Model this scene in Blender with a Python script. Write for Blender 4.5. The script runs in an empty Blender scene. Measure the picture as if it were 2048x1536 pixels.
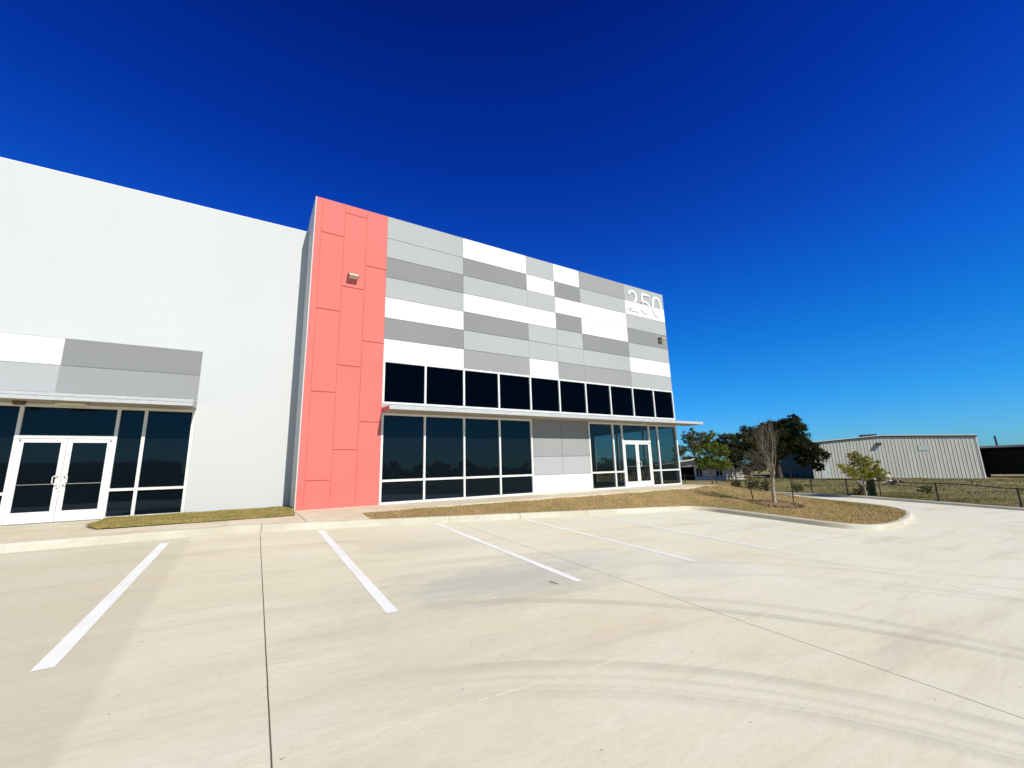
import bpy, math, random
import numpy as np
from mathutils import Vector, Matrix

random.seed(7)
RNG = np.random.default_rng(11)
SC = bpy.context.scene
COL = SC.collection

# ------------------------------------------------------------------ helpers
def link(o, parent=None):
    COL.objects.link(o)
    if parent is not None:
        o.parent = parent
    return o

def tag(o, label=None, cat=None, group=None, kind=None):
    if label: o['label'] = label
    if cat: o['category'] = cat
    if group: o['group'] = group
    if kind: o['kind'] = kind
    return o

def empty(name, loc, label=None, cat=None, group=None, rz=0.0):
    o = bpy.data.objects.new(name, None)
    o.location = loc
    o.rotation_euler = (0, 0, rz)
    o.empty_display_size = 0.3
    link(o)
    return tag(o, label, cat, group)

class MB:
    """collects polygons and links them as ONE mesh object"""
    def __init__(s):
        s.v = []; s.f = []; s.m = []
    def quad(s, *pts, m=0):
        i = len(s.v); s.v += [tuple(p) for p in pts]
        s.f.append(tuple(range(i, i + len(pts)))); s.m.append(m)
    def box(s, x0, x1, y0, y1, z0, z1, m=0):
        i = len(s.v)
        s.v += [(x0,y0,z0),(x1,y0,z0),(x1,y1,z0),(x0,y1,z0),(x0,y0,z1),(x1,y0,z1),(x1,y1,z1),(x0,y1,z1)]
        for f in ((0,3,2,1),(4,5,6,7),(0,1,5,4),(1,2,6,5),(2,3,7,6),(3,0,4,7)):
            s.f.append(tuple(i+k for k in f)); s.m.append(m)
        return s
    def prism(s, prof, axis, a, b, m=0):
        """prof: closed 2D loop; axis 'x','y','z' extruded from a to b"""
        n = len(prof); i = len(s.v)
        def P(p, t):
            if axis == 'x': return (t, p[0], p[1])
            if axis == 'y': return (p[0], t, p[1])
            return (p[0], p[1], t)
        s.v += [P(p, a) for p in prof] + [P(p, b) for p in prof]
        for k in range(n):
            l = (k+1) % n
            s.f.append((i+k, i+l, i+n+l, i+n+k)); s.m.append(m)
        s.f.append(tuple(i+k for k in reversed(range(n)))); s.m.append(m)
        s.f.append(tuple(i+n+k for k in range(n))); s.m.append(m)
        return s
    def tube(s, pts, radii, sides=6, m=0, cap=True):
        pts = [Vector(p) for p in pts]; n = len(pts)
        rings = []
        prev = None
        for k in range(n):
            t = (pts[min(k+1, n-1)] - pts[max(k-1, 0)])
            if t.length < 1e-9: t = Vector((0,0,1))
            t.normalize()
            ref = prev if prev is not None else (Vector((1,0,0)) if abs(t.x) < .9 else Vector((0,1,0)))
            u = (ref - t*ref.dot(t))
            if u.length < 1e-6: u = t.orthogonal()
            u.normalize(); w = t.cross(u); prev = u
            i = len(s.v); r = radii[k] if hasattr(radii, '__len__') else radii
            for a in range(sides):
                an = 2*math.pi*a/sides
                s.v.append(tuple(pts[k] + (u*math.cos(an) + w*math.sin(an))*r))
            rings.append(i)
        for k in range(n-1):
            for a in range(sides):
                b = (a+1) % sides
                s.f.append((rings[k]+a, rings[k]+b, rings[k+1]+b, rings[k+1]+a)); s.m.append(m)
        if cap:
            s.f.append(tuple(rings[0]+a for a in reversed(range(sides)))); s.m.append(m)
            s.f.append(tuple(rings[-1]+a for a in range(sides))); s.m.append(m)
        return s
    def build(s, name, mats, parent=None, smooth=False, recalc=True, bevel=0.0):
        me = bpy.data.meshes.new(name)
        me.from_pydata(s.v, [], s.f)
        for mt in (mats if isinstance(mats, (list, tuple)) else [mats]):
            me.materials.append(mt)
        me.polygons.foreach_set('material_index', s.m)
        if smooth:
            me.polygons.foreach_set('use_smooth', [True]*len(me.polygons))
        if recalc:
            import bmesh
            bm = bmesh.new(); bm.from_mesh(me)
            bmesh.ops.recalc_face_normals(bm, faces=bm.faces)
            bm.to_mesh(me); bm.free()
        me.update()
        o = bpy.data.objects.new(name, me)
        link(o, parent)
        if bevel > 0:
            md = o.modifiers.new('bevel', 'BEVEL'); md.width = bevel; md.segments = 2; md.limit_method = 'ANGLE'
        return o

def np_mesh(name, V, F, mat, parent=None, smooth=False):
    me = bpy.data.meshes.new(name)
    me.from_pydata(V.tolist() if hasattr(V, 'tolist') else V, [], F.tolist() if hasattr(F, 'tolist') else F)
    me.materials.append(mat)
    if smooth: me.polygons.foreach_set('use_smooth', [True]*len(me.polygons))
    me.update()
    return link(bpy.data.objects.new(name, me), parent)

# ------------------------------------------------------------------ node helper
class NT:
    def __init__(s, mat):
        mat.use_nodes = True; s.nt = mat.node_tree; s.nt.nodes.clear()
    def n(s, typ, ins=None, **props):
        nd = s.nt.nodes.new(typ)
        for k, v in props.items(): setattr(nd, k, v)
        for k, v in (ins or {}).items():
            sock = nd.inputs[k]
            if isinstance(v, bpy.types.NodeSocket): s.nt.links.new(v, sock)
            elif isinstance(v, bpy.types.Node): s.nt.links.new(v.outputs[0], sock)
            else: sock.default_value = v
        return nd
    def math(s, op, a, b=0.0, c=None, clamp=False):
        ins = {0: a, 1: b}
        if c is not None: ins[2] = c
        return s.n('ShaderNodeMath', ins, operation=op, use_clamp=clamp).outputs[0]
    def mix(s, fac, a, b, blend='MIX'):
        nd = s.nt.nodes.new('ShaderNodeMix'); nd.data_type = 'RGBA'; nd.blend_type = blend
        for idx, v in ((0, fac), (6, a), (7, b)):
            if isinstance(v, bpy.types.NodeSocket): s.nt.links.new(v, nd.inputs[idx])
            else:
                if idx > 0 and len(v) == 3: v = (*v, 1)
                nd.inputs[idx].default_value = v
        return nd.outputs[2]
    def noise(s, vec, scale, detail=3.0, rough=0.55, dist=0.0):
        ins = {'Scale': scale, 'Detail': detail, 'Roughness': rough, 'Distortion': dist}
        if vec is not None: ins['Vector'] = vec
        return s.n('ShaderNodeTexNoise', ins).outputs[0]
    def ramp01(s, v, a, b, smooth=True, lo=0.0, hi=1.0):
        return s.n('ShaderNodeMapRange', {'Value': v, 'From Min': a, 'From Max': b, 'To Min': lo, 'To Max': hi},
                   interpolation_type='SMOOTHSTEP' if smooth else 'LINEAR', clamp=True).outputs[0]
    def scale(s, vec, sc):
        return s.n('ShaderNodeVectorMath', {0: vec, 1: sc}, operation='MULTIPLY').outputs[0]
    def coord(s): return s.n('ShaderNodeTexCoord').outputs['Object']
    def bsdf(s, color, rough=0.7, spec=0.3, metal=0.0, bump=None, **kw):
        ins = {'Base Color': color if isinstance(color, bpy.types.NodeSocket) else (*color[:3], 1),
               'Roughness': rough, 'Specular IOR Level': spec, 'Metallic': metal}
        if bump is not None: ins['Normal'] = bump
        ins.update(kw)
        return s.n('ShaderNodeBsdfPrincipled', ins).outputs[0]
    def bump(s, h, strength=0.2, dist=0.01):
        return s.n('ShaderNodeBump', {'Height': h, 'Strength': strength, 'Distance': dist}).outputs[0]
    def out(s, sh): s.n('ShaderNodeOutputMaterial', {'Surface': sh})

def mk(name): return bpy.data.materials.new(name)

def paint(name, col, rough=0.75, var=0.05, spec=0.25, bump=0.12, weather=0.0):
    m = mk(name); t = NT(m); c = t.coord()
    big = t.noise(c, 0.35, 4); fine = t.noise(c, 40, 2)
    k = t.math('ADD', t.ramp01(big, .3, .7, lo=1-var, hi=1+var*.4), t.math('MULTIPLY', t.math('SUBTRACT', fine, .5), var*.7))
    cc = t.mix(1.0, (*col, 1), t.n('ShaderNodeCombineColor', {0: k, 1: k, 2: k}).outputs[0], 'MULTIPLY')
    if weather:
        st = t.noise(t.scale(c, (3.5, 3.5, .18)), 1.0, 4, .6)
        cc = t.mix(t.ramp01(st, .52, .8, hi=weather), cc, (col[0]*.72, col[1]*.7, col[2]*.64))
    t.out(t.bsdf(cc, rough, spec, bump=t.bump(t.noise(c, 90, 3), bump, .004)))
    return m

def plain(name, col, rough=0.5, spec=0.4, metal=0.0, var=0.06, sc=8.0):
    m = mk(name); t = NT(m); c = t.coord()
    k = t.ramp01(t.noise(c, sc, 3), .3, .7, lo=1-var, hi=1+var)
    cc = t.mix(1.0, (*col, 1), t.n('ShaderNodeCombineColor', {0: k, 1: k, 2: k}).outputs[0], 'MULTIPLY')
    t.out(t.bsdf(cc, rough, spec, metal)); return m

def two_tone(name, a, b, sc=1.5, rough=0.9, c3=None, transl=0.0, detail=3):
    m = mk(name); t = NT(m); c = t.coord()
    col = t.mix(t.ramp01(t.noise(c, sc, detail), .35, .65), a, b)
    if c3: col = t.mix(t.ramp01(t.noise(c, sc*.23, 2), .5, .68), col, c3)
    k = t.ramp01(t.noise(c, sc*9, 2), .25, .75, lo=.72, hi=1.25)
    col = t.mix(1.0, col, t.n('ShaderNodeCombineColor', {0: k, 1: k, 2: k}).outputs[0], 'MULTIPLY')
    sh = t.bsdf(col, rough, .12)
    if transl:
        tr = t.n('ShaderNodeBsdfTranslucent', {'Color': col}).outputs[0]
        sh = t.n('ShaderNodeMixShader', {0: transl, 1: sh, 2: tr}).outputs[0]
    t.out(sh); return m

# ------------------------------------------------------------------ levels of the ground
ZC = 1.0165            # eye height above the building's floor level (z = 0)
def lot_z(x, y):
    xe = np.maximum(x, -0.2)
    ye = np.where(y > 12, 12 + (y-12)*0.03/0.05218*0.55, y)
    ye = np.where(ye < -14, -14 + (ye+14)*0.25, ye)
    return -0.7019 - 0.04133*xe + 0.05218*ye

FIELD = np.array([(35.2,5,-1.92),(35.2,8.7,-1.68),(35.2,13,-1.47),(35.2,15.4,-1.44),(35.2,18.6,-1.36),(35.2,24,-1.26),(35.2,40,-1.1),
                  (35.2,0,-2.1),(35.2,-12,-2.5),(45,-10,-2.6),(59.6,42.6,-1.2),(66.4,38.4,-1.4),(64.7,32.2,-1.75),(76.2,32.8,-1.85),(87.4,16.4,-2.15),
                  (55,18,-1.68),(45,12,-1.75),(45,20,-1.3),(45.1,32.2,-.88),(50.3,29.1,-.95),(41,30,-.95),(46,28,-.92),(43,38,-.7),(45,25,-.9),(35.2,27,-1.1),(100,10,-2.6),(110,30,-2.5),(90,55,-1.9),(60,70,-1.5),(60,0,-2.3),(90,-20,-3.0)])
def field_z(x, y):
    x = np.asarray(x, float); y = np.asarray(y, float)
    d = np.hypot(x[..., None]-FIELD[:, 0], y[..., None]-FIELD[:, 1]) + 0.4
    w = d**-3.0
    z = (w*FIELD[:, 2]).sum(-1)/w.sum(-1)
    r = np.hypot(x-60, y-20)
    k = np.clip((r-60)/90, 0, 1)
    return z*(1-k) + (-2.4)*k

# ------------------------------------------------------------------ materials
def mat_lot():
    m = mk('broom_concrete'); t = NT(m); c = t.coord()
    sp = t.n('ShaderNodeSeparateXYZ', {0: c}); X, Y = sp.outputs[0], sp.outputs[1]
    P = t.n('ShaderNodeCombineXYZ', {0: X, 1: Y}).outputs[0]
    streak = t.noise(t.scale(P, (.22, 1.7, 1)), 1.0, 6, .62, .6)
    streak2 = t.noise(t.scale(P, (.7, 5.5, 1)), 1.0, 4, .6, .4)
    cloud = t.noise(P, .33, 4, .6)
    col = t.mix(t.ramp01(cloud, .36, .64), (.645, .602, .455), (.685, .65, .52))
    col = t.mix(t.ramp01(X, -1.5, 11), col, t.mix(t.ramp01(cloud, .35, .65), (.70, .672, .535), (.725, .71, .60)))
    col = t.mix(t.ramp01(streak, .50, .72, hi=.52), col, (.505, .46, .385))
    col = t.mix(t.ramp01(streak, .5, .3, hi=.6), col, (.74, .70, .62))
    col = t.mix(t.ramp01(streak2, .54, .75, hi=.30), col, (.56, .46, .365))
    warm = t.noise(t.scale(P, (.5, 1.1, 1)), .8, 3)
    col = t.mix(t.ramp01(warm, .56, .72, hi=.35), col, (.66, .54, .40))
    # slab left of the cold joint is a shade greyer
    jx = t.math('ADD', X, t.math('MULTIPLY', t.math('SUBTRACT', t.noise(P, 2.5, 3), .5), .12))
    col = t.mix(t.ramp01(jx, -.70, -.82, hi=.45), col, (.50, .465, .365))
    # damp grey-blue stains by the second stall
    for (cx, cy, sx, sy, k, cc) in ((3.3, 5.6, .35, .8, .75, (.44, .445, .42)), (5.4, 6.2, .45, 1.1, .45, (.50, .51, .50)), (3.2, 8.3, .5, 1.3, .4, (.50, .475, .43)),
                                    (6.8, 4.9, .6, 1.0, .4, (.53, .545, .54)), (-2.3, 2.4, .8, .9, .5, (.44, .43, .35)), (1.2, 3.6, .5, 1.2, .25, (.49, .45, .33)),
                                    (8.2, 8.4, .35, 1.2, .35, (.70, .59, .44)), (9.5, 6.0, .35, 1.0, .3, (.68, .60, .47))):
        d = t.n('ShaderNodeVectorMath', {0: t.scale(t.n('ShaderNodeVectorMath', {0: P, 1: (cx, cy, 0)}, operation='SUBTRACT').outputs[0], (sx, sy, 1))}, operation='LENGTH').outputs[1]
        d = t.math('ADD', d, t.math('MULTIPLY', t.math('SUBTRACT', t.noise(t.scale(P, (1, 2.6, 1)), 1.3, 5, .65), .5), 1.5))
        col = t.mix(t.ramp01(d, 1.0, .1, hi=k), col, cc)
    # tyre arcs (turning circles)
    for (cx, cy, R, w, k, xa, xb) in ((.406, -1.342, 6.63, .13, .58, 1.2, 3.6), (2.547, .312, 4.364, .15, .42, 4.2, 5.2), (.227, -1.267, 5.007, .12, .5, .3, 2.4),
                                      (.1, -1.262, 4.63, .15, .42, .4, 2.6), (.15, -1.262, 4.83, .06, .3, .6, 2.6), (16.325, 8.702, 8.31, .12, .3, 8.2, 9.2),
                                      (4.744, -.34, 5.14, .17, .3, 4.6, 6.0), (.3, -1.3, 3.2, .2, .14, .4, 2.0), (4.9, -.2, 5.75, .13, .25, 5.4, 7.0), (16.3, 8.7, 9.9, .14, .2, 7.0, 8.2)):
        d = t.n('ShaderNodeVectorMath', {0: P, 1: (cx, cy, 0)}, operation='DISTANCE').outputs[1]
        band = t.ramp01(t.math('ABSOLUTE', t.math('SUBTRACT', d, R)), w, w*.25)
        tread = t.ramp01(t.n('ShaderNodeTexNoise', {'W': t.math('MULTIPLY', d, 26.0), 'Scale': 1.0, 'Detail': 2.0}, noise_dimensions='1D').outputs[0], .3, .62, lo=.35)
        patch = t.ramp01(t.noise(P, .9, 3), .3, .62, lo=.45)
        a = t.math('MULTIPLY', t.math('MULTIPLY', band, tread), t.math('MULTIPLY', patch, t.ramp01(X, xa, xb, hi=k*.78)))
        col = t.mix(a, col, (.335, .32, .265))
    # specks of grit and pop-outs
    vo = t.n('ShaderNodeTexVoronoi', {'Vector': P, 'Scale': 1.9, 'Randomness': 1.0}, voronoi_dimensions='2D')
    sel = t.math('GREATER_THAN', t.n('ShaderNodeSeparateColor', {0: vo.outputs['Color']}).outputs[0], .62)
    col = t.mix(t.math('MULTIPLY', t.ramp01(vo.outputs['Distance'], .022, .012, hi=.55), sel), col, (.2, .18, .15))
    fine = t.noise(P, 55, 4, .7); mid = t.noise(t.scale(P, (1, 3, 1)), 7, 4, .65)
    k = t.math('MULTIPLY', t.ramp01(fine, .2, .8, lo=.93, hi=1.06), t.ramp01(mid, .25, .75, lo=.955, hi=1.04))
    col = t.mix(1.0, col, t.n('ShaderNodeCombineColor', {0: k, 1: k, 2: k}).outputs[0], 'MULTIPLY')
    # saw-cut and construction joints
    wob = t.math('MULTIPLY', t.math('SUBTRACT', t.noise(P, 3.0, 3), .5), .006)
    lean = t.math('MULTIPLY', t.math('SUBTRACT', Y, 10.2), -.0172)
    for (x0, w, k) in ((.385, .0065, .95), (4.92, .009, .75), (9.5, .009, .6), (14.05, .009, .6), (18.6, .009, .55), (23.2, .009, .55), (-4.25, .012, .8)):
        d = t.math('ABSOLUTE', t.math('SUBTRACT', t.math('ADD', X, t.math('ADD', wob, lean) if x0 == .385 else wob), x0))
        col = t.mix(t.ramp01(d, w, w*.55, hi=k), col, (.085, .06, .05))
    chip = t.ramp01(t.noise(P, 11.0, 4), .40, .56)
    for (y0, k) in ((3.06, .7), (-1.6, .7), (7.75, .0)):
        d = t.math('ABSOLUTE', t.math('SUBTRACT', t.math('ADD', Y, t.math('MULTIPLY', wob, .7)), y0))
        col = t.mix(t.math('MULTIPLY', t.ramp01(d, .014, .006, hi=k), chip), col, (.74, .71, .62))
        dk = t.ramp01(t.noise(P, 14.0, 2), .66, .72)
        col = t.mix(t.math('MULTIPLY', t.ramp01(d, .011, .004, hi=k), dk), col, (.16, .14, .12))
    br = t.noise(t.scale(P, (9, 160, 1)), 1.0, 2)
    hgt = t.math('ADD', t.math('MULTIPLY', br, .5), fine)
    t.out(t.bsdf(col, .85, .25, bump=t.bump(hgt, .25, .004)))
    return m

def mat_walk(name, base, joints=()):
    m = mk(name); t = NT(m); c = t.coord()
    sp = t.n('ShaderNodeSeparateXYZ', {0: c}); X = sp.outputs[0]
    col = t.mix(t.ramp01(t.noise(c, .8, 5, .6), .35, .65), (base[0]*.9, base[1]*.87, base[2]*.82), (base[0]*1.06, base[1]*1.06, base[2]*1.06))
    col = t.mix(t.ramp01(t.noise(t.scale(c, (1, 4, 4)), 1.1, 4), .52, .72, hi=.5), col, (base[0]*.88, base[1]*.80, base[2]*.66))
    k = t.ramp01(t.noise(c, 50, 4, .7), .2, .8, lo=.93, hi=1.06)
    col = t.mix(1.0, col, t.n('ShaderNodeCombineColor', {0: k, 1: k, 2: k}).outputs[0], 'MULTIPLY')
    for (x0, w, kk) in joints:
        d = t.math('ABSOLUTE', t.math('SUBTRACT', X, x0))
        col = t.mix(t.ramp01(d, w, w*.5, hi=kk), col, (.2, .15, .12))
    t.out(t.bsdf(col, .85, .25, bump=t.bump(t.noise(c, 55, 4), .2, .004)))
    return m

def mat_glass(name, tint, through, film, refl=1.0):
    """tinted insulated glass: mirror by Fresnel over a dark (or partly see-through) body and a thin dust film"""
    m = mk(name); t = NT(m); c = t.coord()
    wav = t.noise(t.scale(c, (1, 1, 1)), .9, 1)
    bmp = t.bump(wav, .035, .05)
    body = t.n('ShaderNodeBsdfDiffuse', {'Color': (*[x for x in film], 1)}).outputs[0]
    if through > 0:
        tr = t.n('ShaderNodeBsdfTransparent', {'Color': (*tint, 1)}).outputs[0]
        body = t.n('ShaderNodeMixShader', {0: through, 1: body, 2: tr}).outputs[0]
    gl = t.n('ShaderNodeBsdfGlossy', {'Color': (.44*refl, .60*refl, 1.0*refl, 1), 'Roughness': .012, 'Normal': bmp}).outputs[0]
    bk = t.n('ShaderNodeNewGeometry').outputs['Backfacing']
    fr = t.n('ShaderNodeFresnel', {'IOR': t.math('ADD', 1.5, t.math('MULTIPLY', bk, 1/1.5-1.5))}).outputs[0]
    t.out(t.n('ShaderNodeMixShader', {0: fr, 1: body, 2: gl}).outputs[0])
    return m

def mat_ribbed():
    m = mk('ribbed_steel'); t = NT(m); c = t.coord()
    k = t.ramp01(t.noise(t.scale(c, (1.5, 1.5, .25)), 1.0, 3), .3, .7)
    t.out(t.bsdf(t.mix(k, (.57, .57, .535), (.65, .65, .615)), .5, .4)); return m

def mat_line():
    m = mk('stall_paint'); t = NT(m); c = t.coord()
    col = t.mix(t.ramp01(t.noise(c, 2.2, 4), .35, .7), (.84, .85, .86), (.77, .775, .77))
    chip = t.math('MULTIPLY', t.ramp01(t.noise(c, 38, 4, .7), .60, .68), t.ramp01(t.noise(c, 1.6, 3), .46, .62))
    col = t.mix(chip, col, (.62, .585, .49))
    col = t.mix(t.ramp01(t.noise(t.scale(c, (1, 4, 1)), 1.2, 3), .6, .78, hi=.2), col, (.66, .64, .59))
    t.out(t.bsdf(col, .7, .3)); return m

M = dict(
    white=paint('white_wall_paint', (.585, .607, .635), var=.02, weather=.04),
    pw=paint('white_panel_paint', (.80, .805, .80), var=.03),
    pl=paint('light_grey_paint', (.413, .43, .452), var=.035, weather=.05),
    pg=paint('mid_grey_paint', (.315, .324, .341), var=.035, weather=.05),
    pd=paint('dark_grey_paint', (.254, .261, .278), var=.035, weather=.05),
    red=paint('coral_paint', (.70, .18, .167), var=.05, weather=.05),
    frame=plain('white_aluminium', (.76, .77, .77), .42, .5),
    canopy=plain('canopy_steel', (.49, .51, .545), .45, .5),
    soffit=plain('soffit_panel', (.40, .35, .27), .6, .3),
    cap=plain('coral_cap', (.72, .15, .16), .5, .4),
    handle=plain('handle_satin', (.72, .72, .72), .35, .5),
    steel=plain('brushed_steel', (.55, .56, .57), .3, .5, 1.0),
    dark=plain('dark_void', (.012, .012, .014), .9, .05),  # near black; also the painted darkness of the carport and shed ground
    roofing=plain('roof_membrane', (.55, .55, .53), .8, .2),
    glass_up=mat_glass('dark_upper_glass', (0, 0, 0), 0, (.0004, .001, .003), .16),
    glass=mat_glass('dark_tinted_glass', (.02, .05, .07), 0, (.0040, .0074, .0108)),
    glass_see=mat_glass('see_through_tinted_glass', (.66, .67, .64), .97, (.01, .03, .04)),
    lot=mat_lot(),
    kerb=mat_walk('kerb_concrete', (.575, .555, .485), ((.42, .012, .8), (4.75, .012, .7), (7.0, .03, .5), (9.6, .012, .45), (-4, .012, .5))),
    walk=mat_walk('walk_concrete', (.66, .60, .475), ((1.315, .016, .85), (-.25, .008, .5), (-1.6, .008, .45), (-4.4, .008, .5), (2.6, .006, .3), (6.9, .008, .5), (11.4, .008, .5), (15.9, .008, .5))),
    line=mat_line(),
    lawn=two_tone('dormant_turf', (.37, .25, .12), (.29, .205, .095), 2.2, c3=(.26, .215, .085)),
    blade=two_tone('dormant_grass_blades', (.49, .362, .188), (.375, .285, .13), 1.3, c3=(.31, .27, .095)),
    lgreen=two_tone('planter_turf', (.37, .285, .105), (.26, .225, .075), 2.2),
    mulch=two_tone('mulch', (.17, .115, .065), (.27, .19, .11), 9),
    field=two_tone('rough_field', (.27, .225, .105), (.20, .185, .075), .35, c3=(.31, .255, .135)),
    fblade=two_tone('rough_grass_blades', (.30, .25, .115), (.20, .205, .07), .3, c3=(.34, .275, .15)),
    weed=two_tone('weed_leaves', (.085, .105, .03), (.15, .145, .05), 1.2),
    oak=two_tone('live_oak_leaves', (.022, .032, .012), (.05, .058, .022), .8, transl=.12),
    brown=two_tone('brown_oak_leaves', (.052, .060, .024), (.105, .092, .042), .6, transl=.15),
    green=two_tone('young_green_leaves', (.10, .15, .022), (.19, .225, .04), 1.6, transl=.3),
    yellow=two_tone('yellowing_leaves', (.42, .37, .07), (.20, .21, .045), 1.3, c3=(.46, .37, .14), transl=.3),
    autumn=two_tone('autumn_leaves', (.20, .13, .05), (.10, .12, .055), .5, c3=(.26, .17, .10), transl=.2),
    grey=two_tone('grey_brush', (.15, .125, .10), (.10, .095, .06), .7),
    bark=two_tone('dark_bark', (.05, .042, .034), (.10, .085, .07), 6),
    pale=two_tone('pale_bark', (.46, .40, .33), (.30, .25, .20), 7),
    twig=two_tone('grey_twigs', (.31, .27, .215), (.19, .16, .12), 4),
    post=plain('black_fence_metal', (.028, .026, .026), .5, .4),
    stake=plain('rusty_stake', (.04, .022, .018), .7, .2),
    ribbed=mat_ribbed(),
    trim=plain('white_trim', (.80, .80, .79), .5, .4),
    darkmetal_shade=plain('dark_metal_and_shadow', (.06, .06, .075), .5, .3),  # dark metal, also colours the painted shadow line under the eave
    bluewhite=plain('pale_blue_door', (.62, .68, .71), .5, .3),
    fibre=plain('fibreglass_panel', (.50, .60, .59), .4, .4),
    shed=plain('dark_shed_steel', (.035, .036, .042), .7, .2),
    shedside=plain('shade_painted_steel', (.010, .009, .008), .6, .3),  # near black: the shade of the oak is put into the wall colour
    shedfas=plain('grey_fascia', (.36, .36, .38), .5, .3),
    house=paint('house_render', (.66, .66, .66), var=.08),
    houseroof=plain('pale_house_roof', (.80, .80, .82), .6, .2),
    housegrey=plain('house_soffit', (.33, .33, .33), .7, .2),
    rub1=plain('broken_concrete', (.68, .62, .56), .9, .1, var=.2, sc=3),
    rub2=plain('dirty_rubble', (.19, .165, .15), .9, .1, var=.3, sc=3),
    screen=plain('green_mesh', (.035, .085, .035), .8, .15),
    bronze=plain('bronze_fixture', (.62, .57, .46), .45, .5),
    lens=plain('prismatic_lens', (.75, .70, .52), .25, .5),
    brown_fix=plain('brown_fixture', (.14, .09, .06), .6, .2),
    digit=plain('white_letter', (.86, .87, .87), .4, .4),
    litter=plain('brown_twig', (.33, .26, .21), .9, .1),
)

# ------------------------------------------------------------------ camera
R = np.array([(0.84902, -0.52743, -0.0283), (0, 0, 0), (0, 0, 0)])
def setup_camera():
    f, cx, cy = 846.0, 1024.0, 768.0
    d = lambda u, v: np.array([(u-cx)/f, (v-cy)/f, 1.0])
    a = d(2400, 898); a /= np.linalg.norm(a)
    z = d(902, -3450); z /= np.linalg.norm(z); z = z - (a@z)*a; z /= np.linalg.norm(z)
    n = np.cross(z, a)
    W = np.array([a, n, z])                # world axes in image axes
    right, down, fwd = W[:, 0], W[:, 1], W[:, 2]
    mw = Matrix(((right[0], -down[0], -fwd[0], 0.0), (right[1], -down[1], -fwd[1], 0.0), (right[2], -down[2], -fwd[2], ZC), (0, 0, 0, 1)))
    cd = bpy.data.cameras.new('camera'); cd.sensor_width = 36.0; cd.lens = f/2048*36.0
    cd.clip_start = .05; cd.clip_end = 9000
    co = bpy.data.objects.new('camera', cd); link(co); co.matrix_world = mw
    SC.camera = co
setup_camera()

# ------------------------------------------------------------------ light
SUN = Vector((0.135, -1.0, 0.87)).normalized()
sl = bpy.data.lights.new('sun', 'SUN'); sl.energy = 4.9; sl.angle = math.radians(.53); sl.color = (1.0, .95, .82)
so = bpy.data.objects.new('sun', sl); link(so); so.location = (10, -60, 60)
so.rotation_euler = SUN.to_track_quat('Z', 'Y').to_euler()
w = bpy.data.worlds.new('World'); SC.world = w; w.use_nodes = True
nt = w.node_tree; nt.nodes.clear()
sky = nt.nodes.new('ShaderNodeTexSky'); sky.sky_type = 'NISHITA'; sky.sun_disc = False
sky.sun_elevation = math.asin(SUN.z); sky.sun_rotation = math.atan2(SUN.x, SUN.y)
sky.air_density = 1.0; sky.dust_density = .3; sky.ozone_density = 3.0
tc = nt.nodes.new('ShaderNodeTexCoord'); sx = nt.nodes.new('ShaderNodeSeparateXYZ')
nt.links.new(tc.outputs['Generated'], sx.inputs[0])
ramp = nt.nodes.new('ShaderNodeValToRGB'); nt.links.new(sx.outputs[2], ramp.inputs[0])
GAIN = [(0.0, (.30, .80, 1.36)), (.035, (.27, .82, 1.42)), (.122, (.12, .78, 1.50)), (.242, (.045, .69, 1.52)), (.375, (.032, .50, 1.62)), (.454, (.034, .385, 1.52)),
        (.53, (.026, .31, 1.42)), (.616, (.012, .235, 1.30)), (.707, (.010, .185, 1.17)), (.80, (.010, .125, .90)), (.90, (.01, .08, .5)), (1.0, (.01, .07, .42))]
el = ramp.color_ramp.elements
while len(el) < len(GAIN): el.new(.5)
for e, (p, c) in zip(el, GAIN):
    e.position = p; e.color = (c[0]/2, c[1]/2, c[2]/2, 1)
vm = nt.nodes.new('ShaderNodeVectorMath'); vm.operation = 'MULTIPLY'
nt.links.new(sky.outputs[0], vm.inputs[0]); nt.links.new(ramp.outputs[0], vm.inputs[1])
vs = nt.nodes.new('ShaderNodeVectorMath'); vs.operation = 'SCALE'; vs.inputs['Scale'].default_value = 2.0
# unseen sky behind the view loses green and blue, to cut blue fill light
hz = nt.nodes.new('ShaderNodeMapRange'); hz.interpolation_type = 'SMOOTHSTEP'
hd = nt.nodes.new('ShaderNodeVectorMath'); hd.operation = 'DOT_PRODUCT'; hd.inputs[1].default_value = (.30, .95, 0)
nt.links.new(tc.outputs['Generated'], hd.inputs[0])
nt.links.new(hd.outputs['Value'], hz.inputs[0]); hz.inputs[1].default_value = .22; hz.inputs[2].default_value = -.15
hm = nt.nodes.new('ShaderNodeMix'); hm.data_type = 'RGBA'
nt.links.new(hz.outputs[0], hm.inputs[0]); hm.inputs[6].default_value = (1, 1, 1, 1); hm.inputs[7].default_value = (1.0, .75, .46, 1)
vh = nt.nodes.new('ShaderNodeVectorMath'); vh.operation = 'MULTIPLY'
nt.links.new(vm.outputs[0], vh.inputs[0]); nt.links.new(hm.outputs[2], vh.inputs[1])
nt.links.new(vh.outputs[0], vs.inputs[0])
bg = nt.nodes.new('ShaderNodeBackground'); bg.inputs[1].default_value = .1
nt.links.new(vs.outputs[0], bg.inputs[0])
wo = nt.nodes.new('ShaderNodeOutputWorld'); nt.links.new(bg.outputs[0], wo.inputs[0])
SC.view_settings.view_transform = 'Standard'; SC.view_settings.look = 'None'
SC.view_settings.exposure = 0; SC.view_settings.gamma = 1
SC.render.engine = 'CYCLES'
SC.cycles.max_bounces = 8; SC.cycles.transparent_max_bounces = 16
SC.cycles.use_denoising = True

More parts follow.
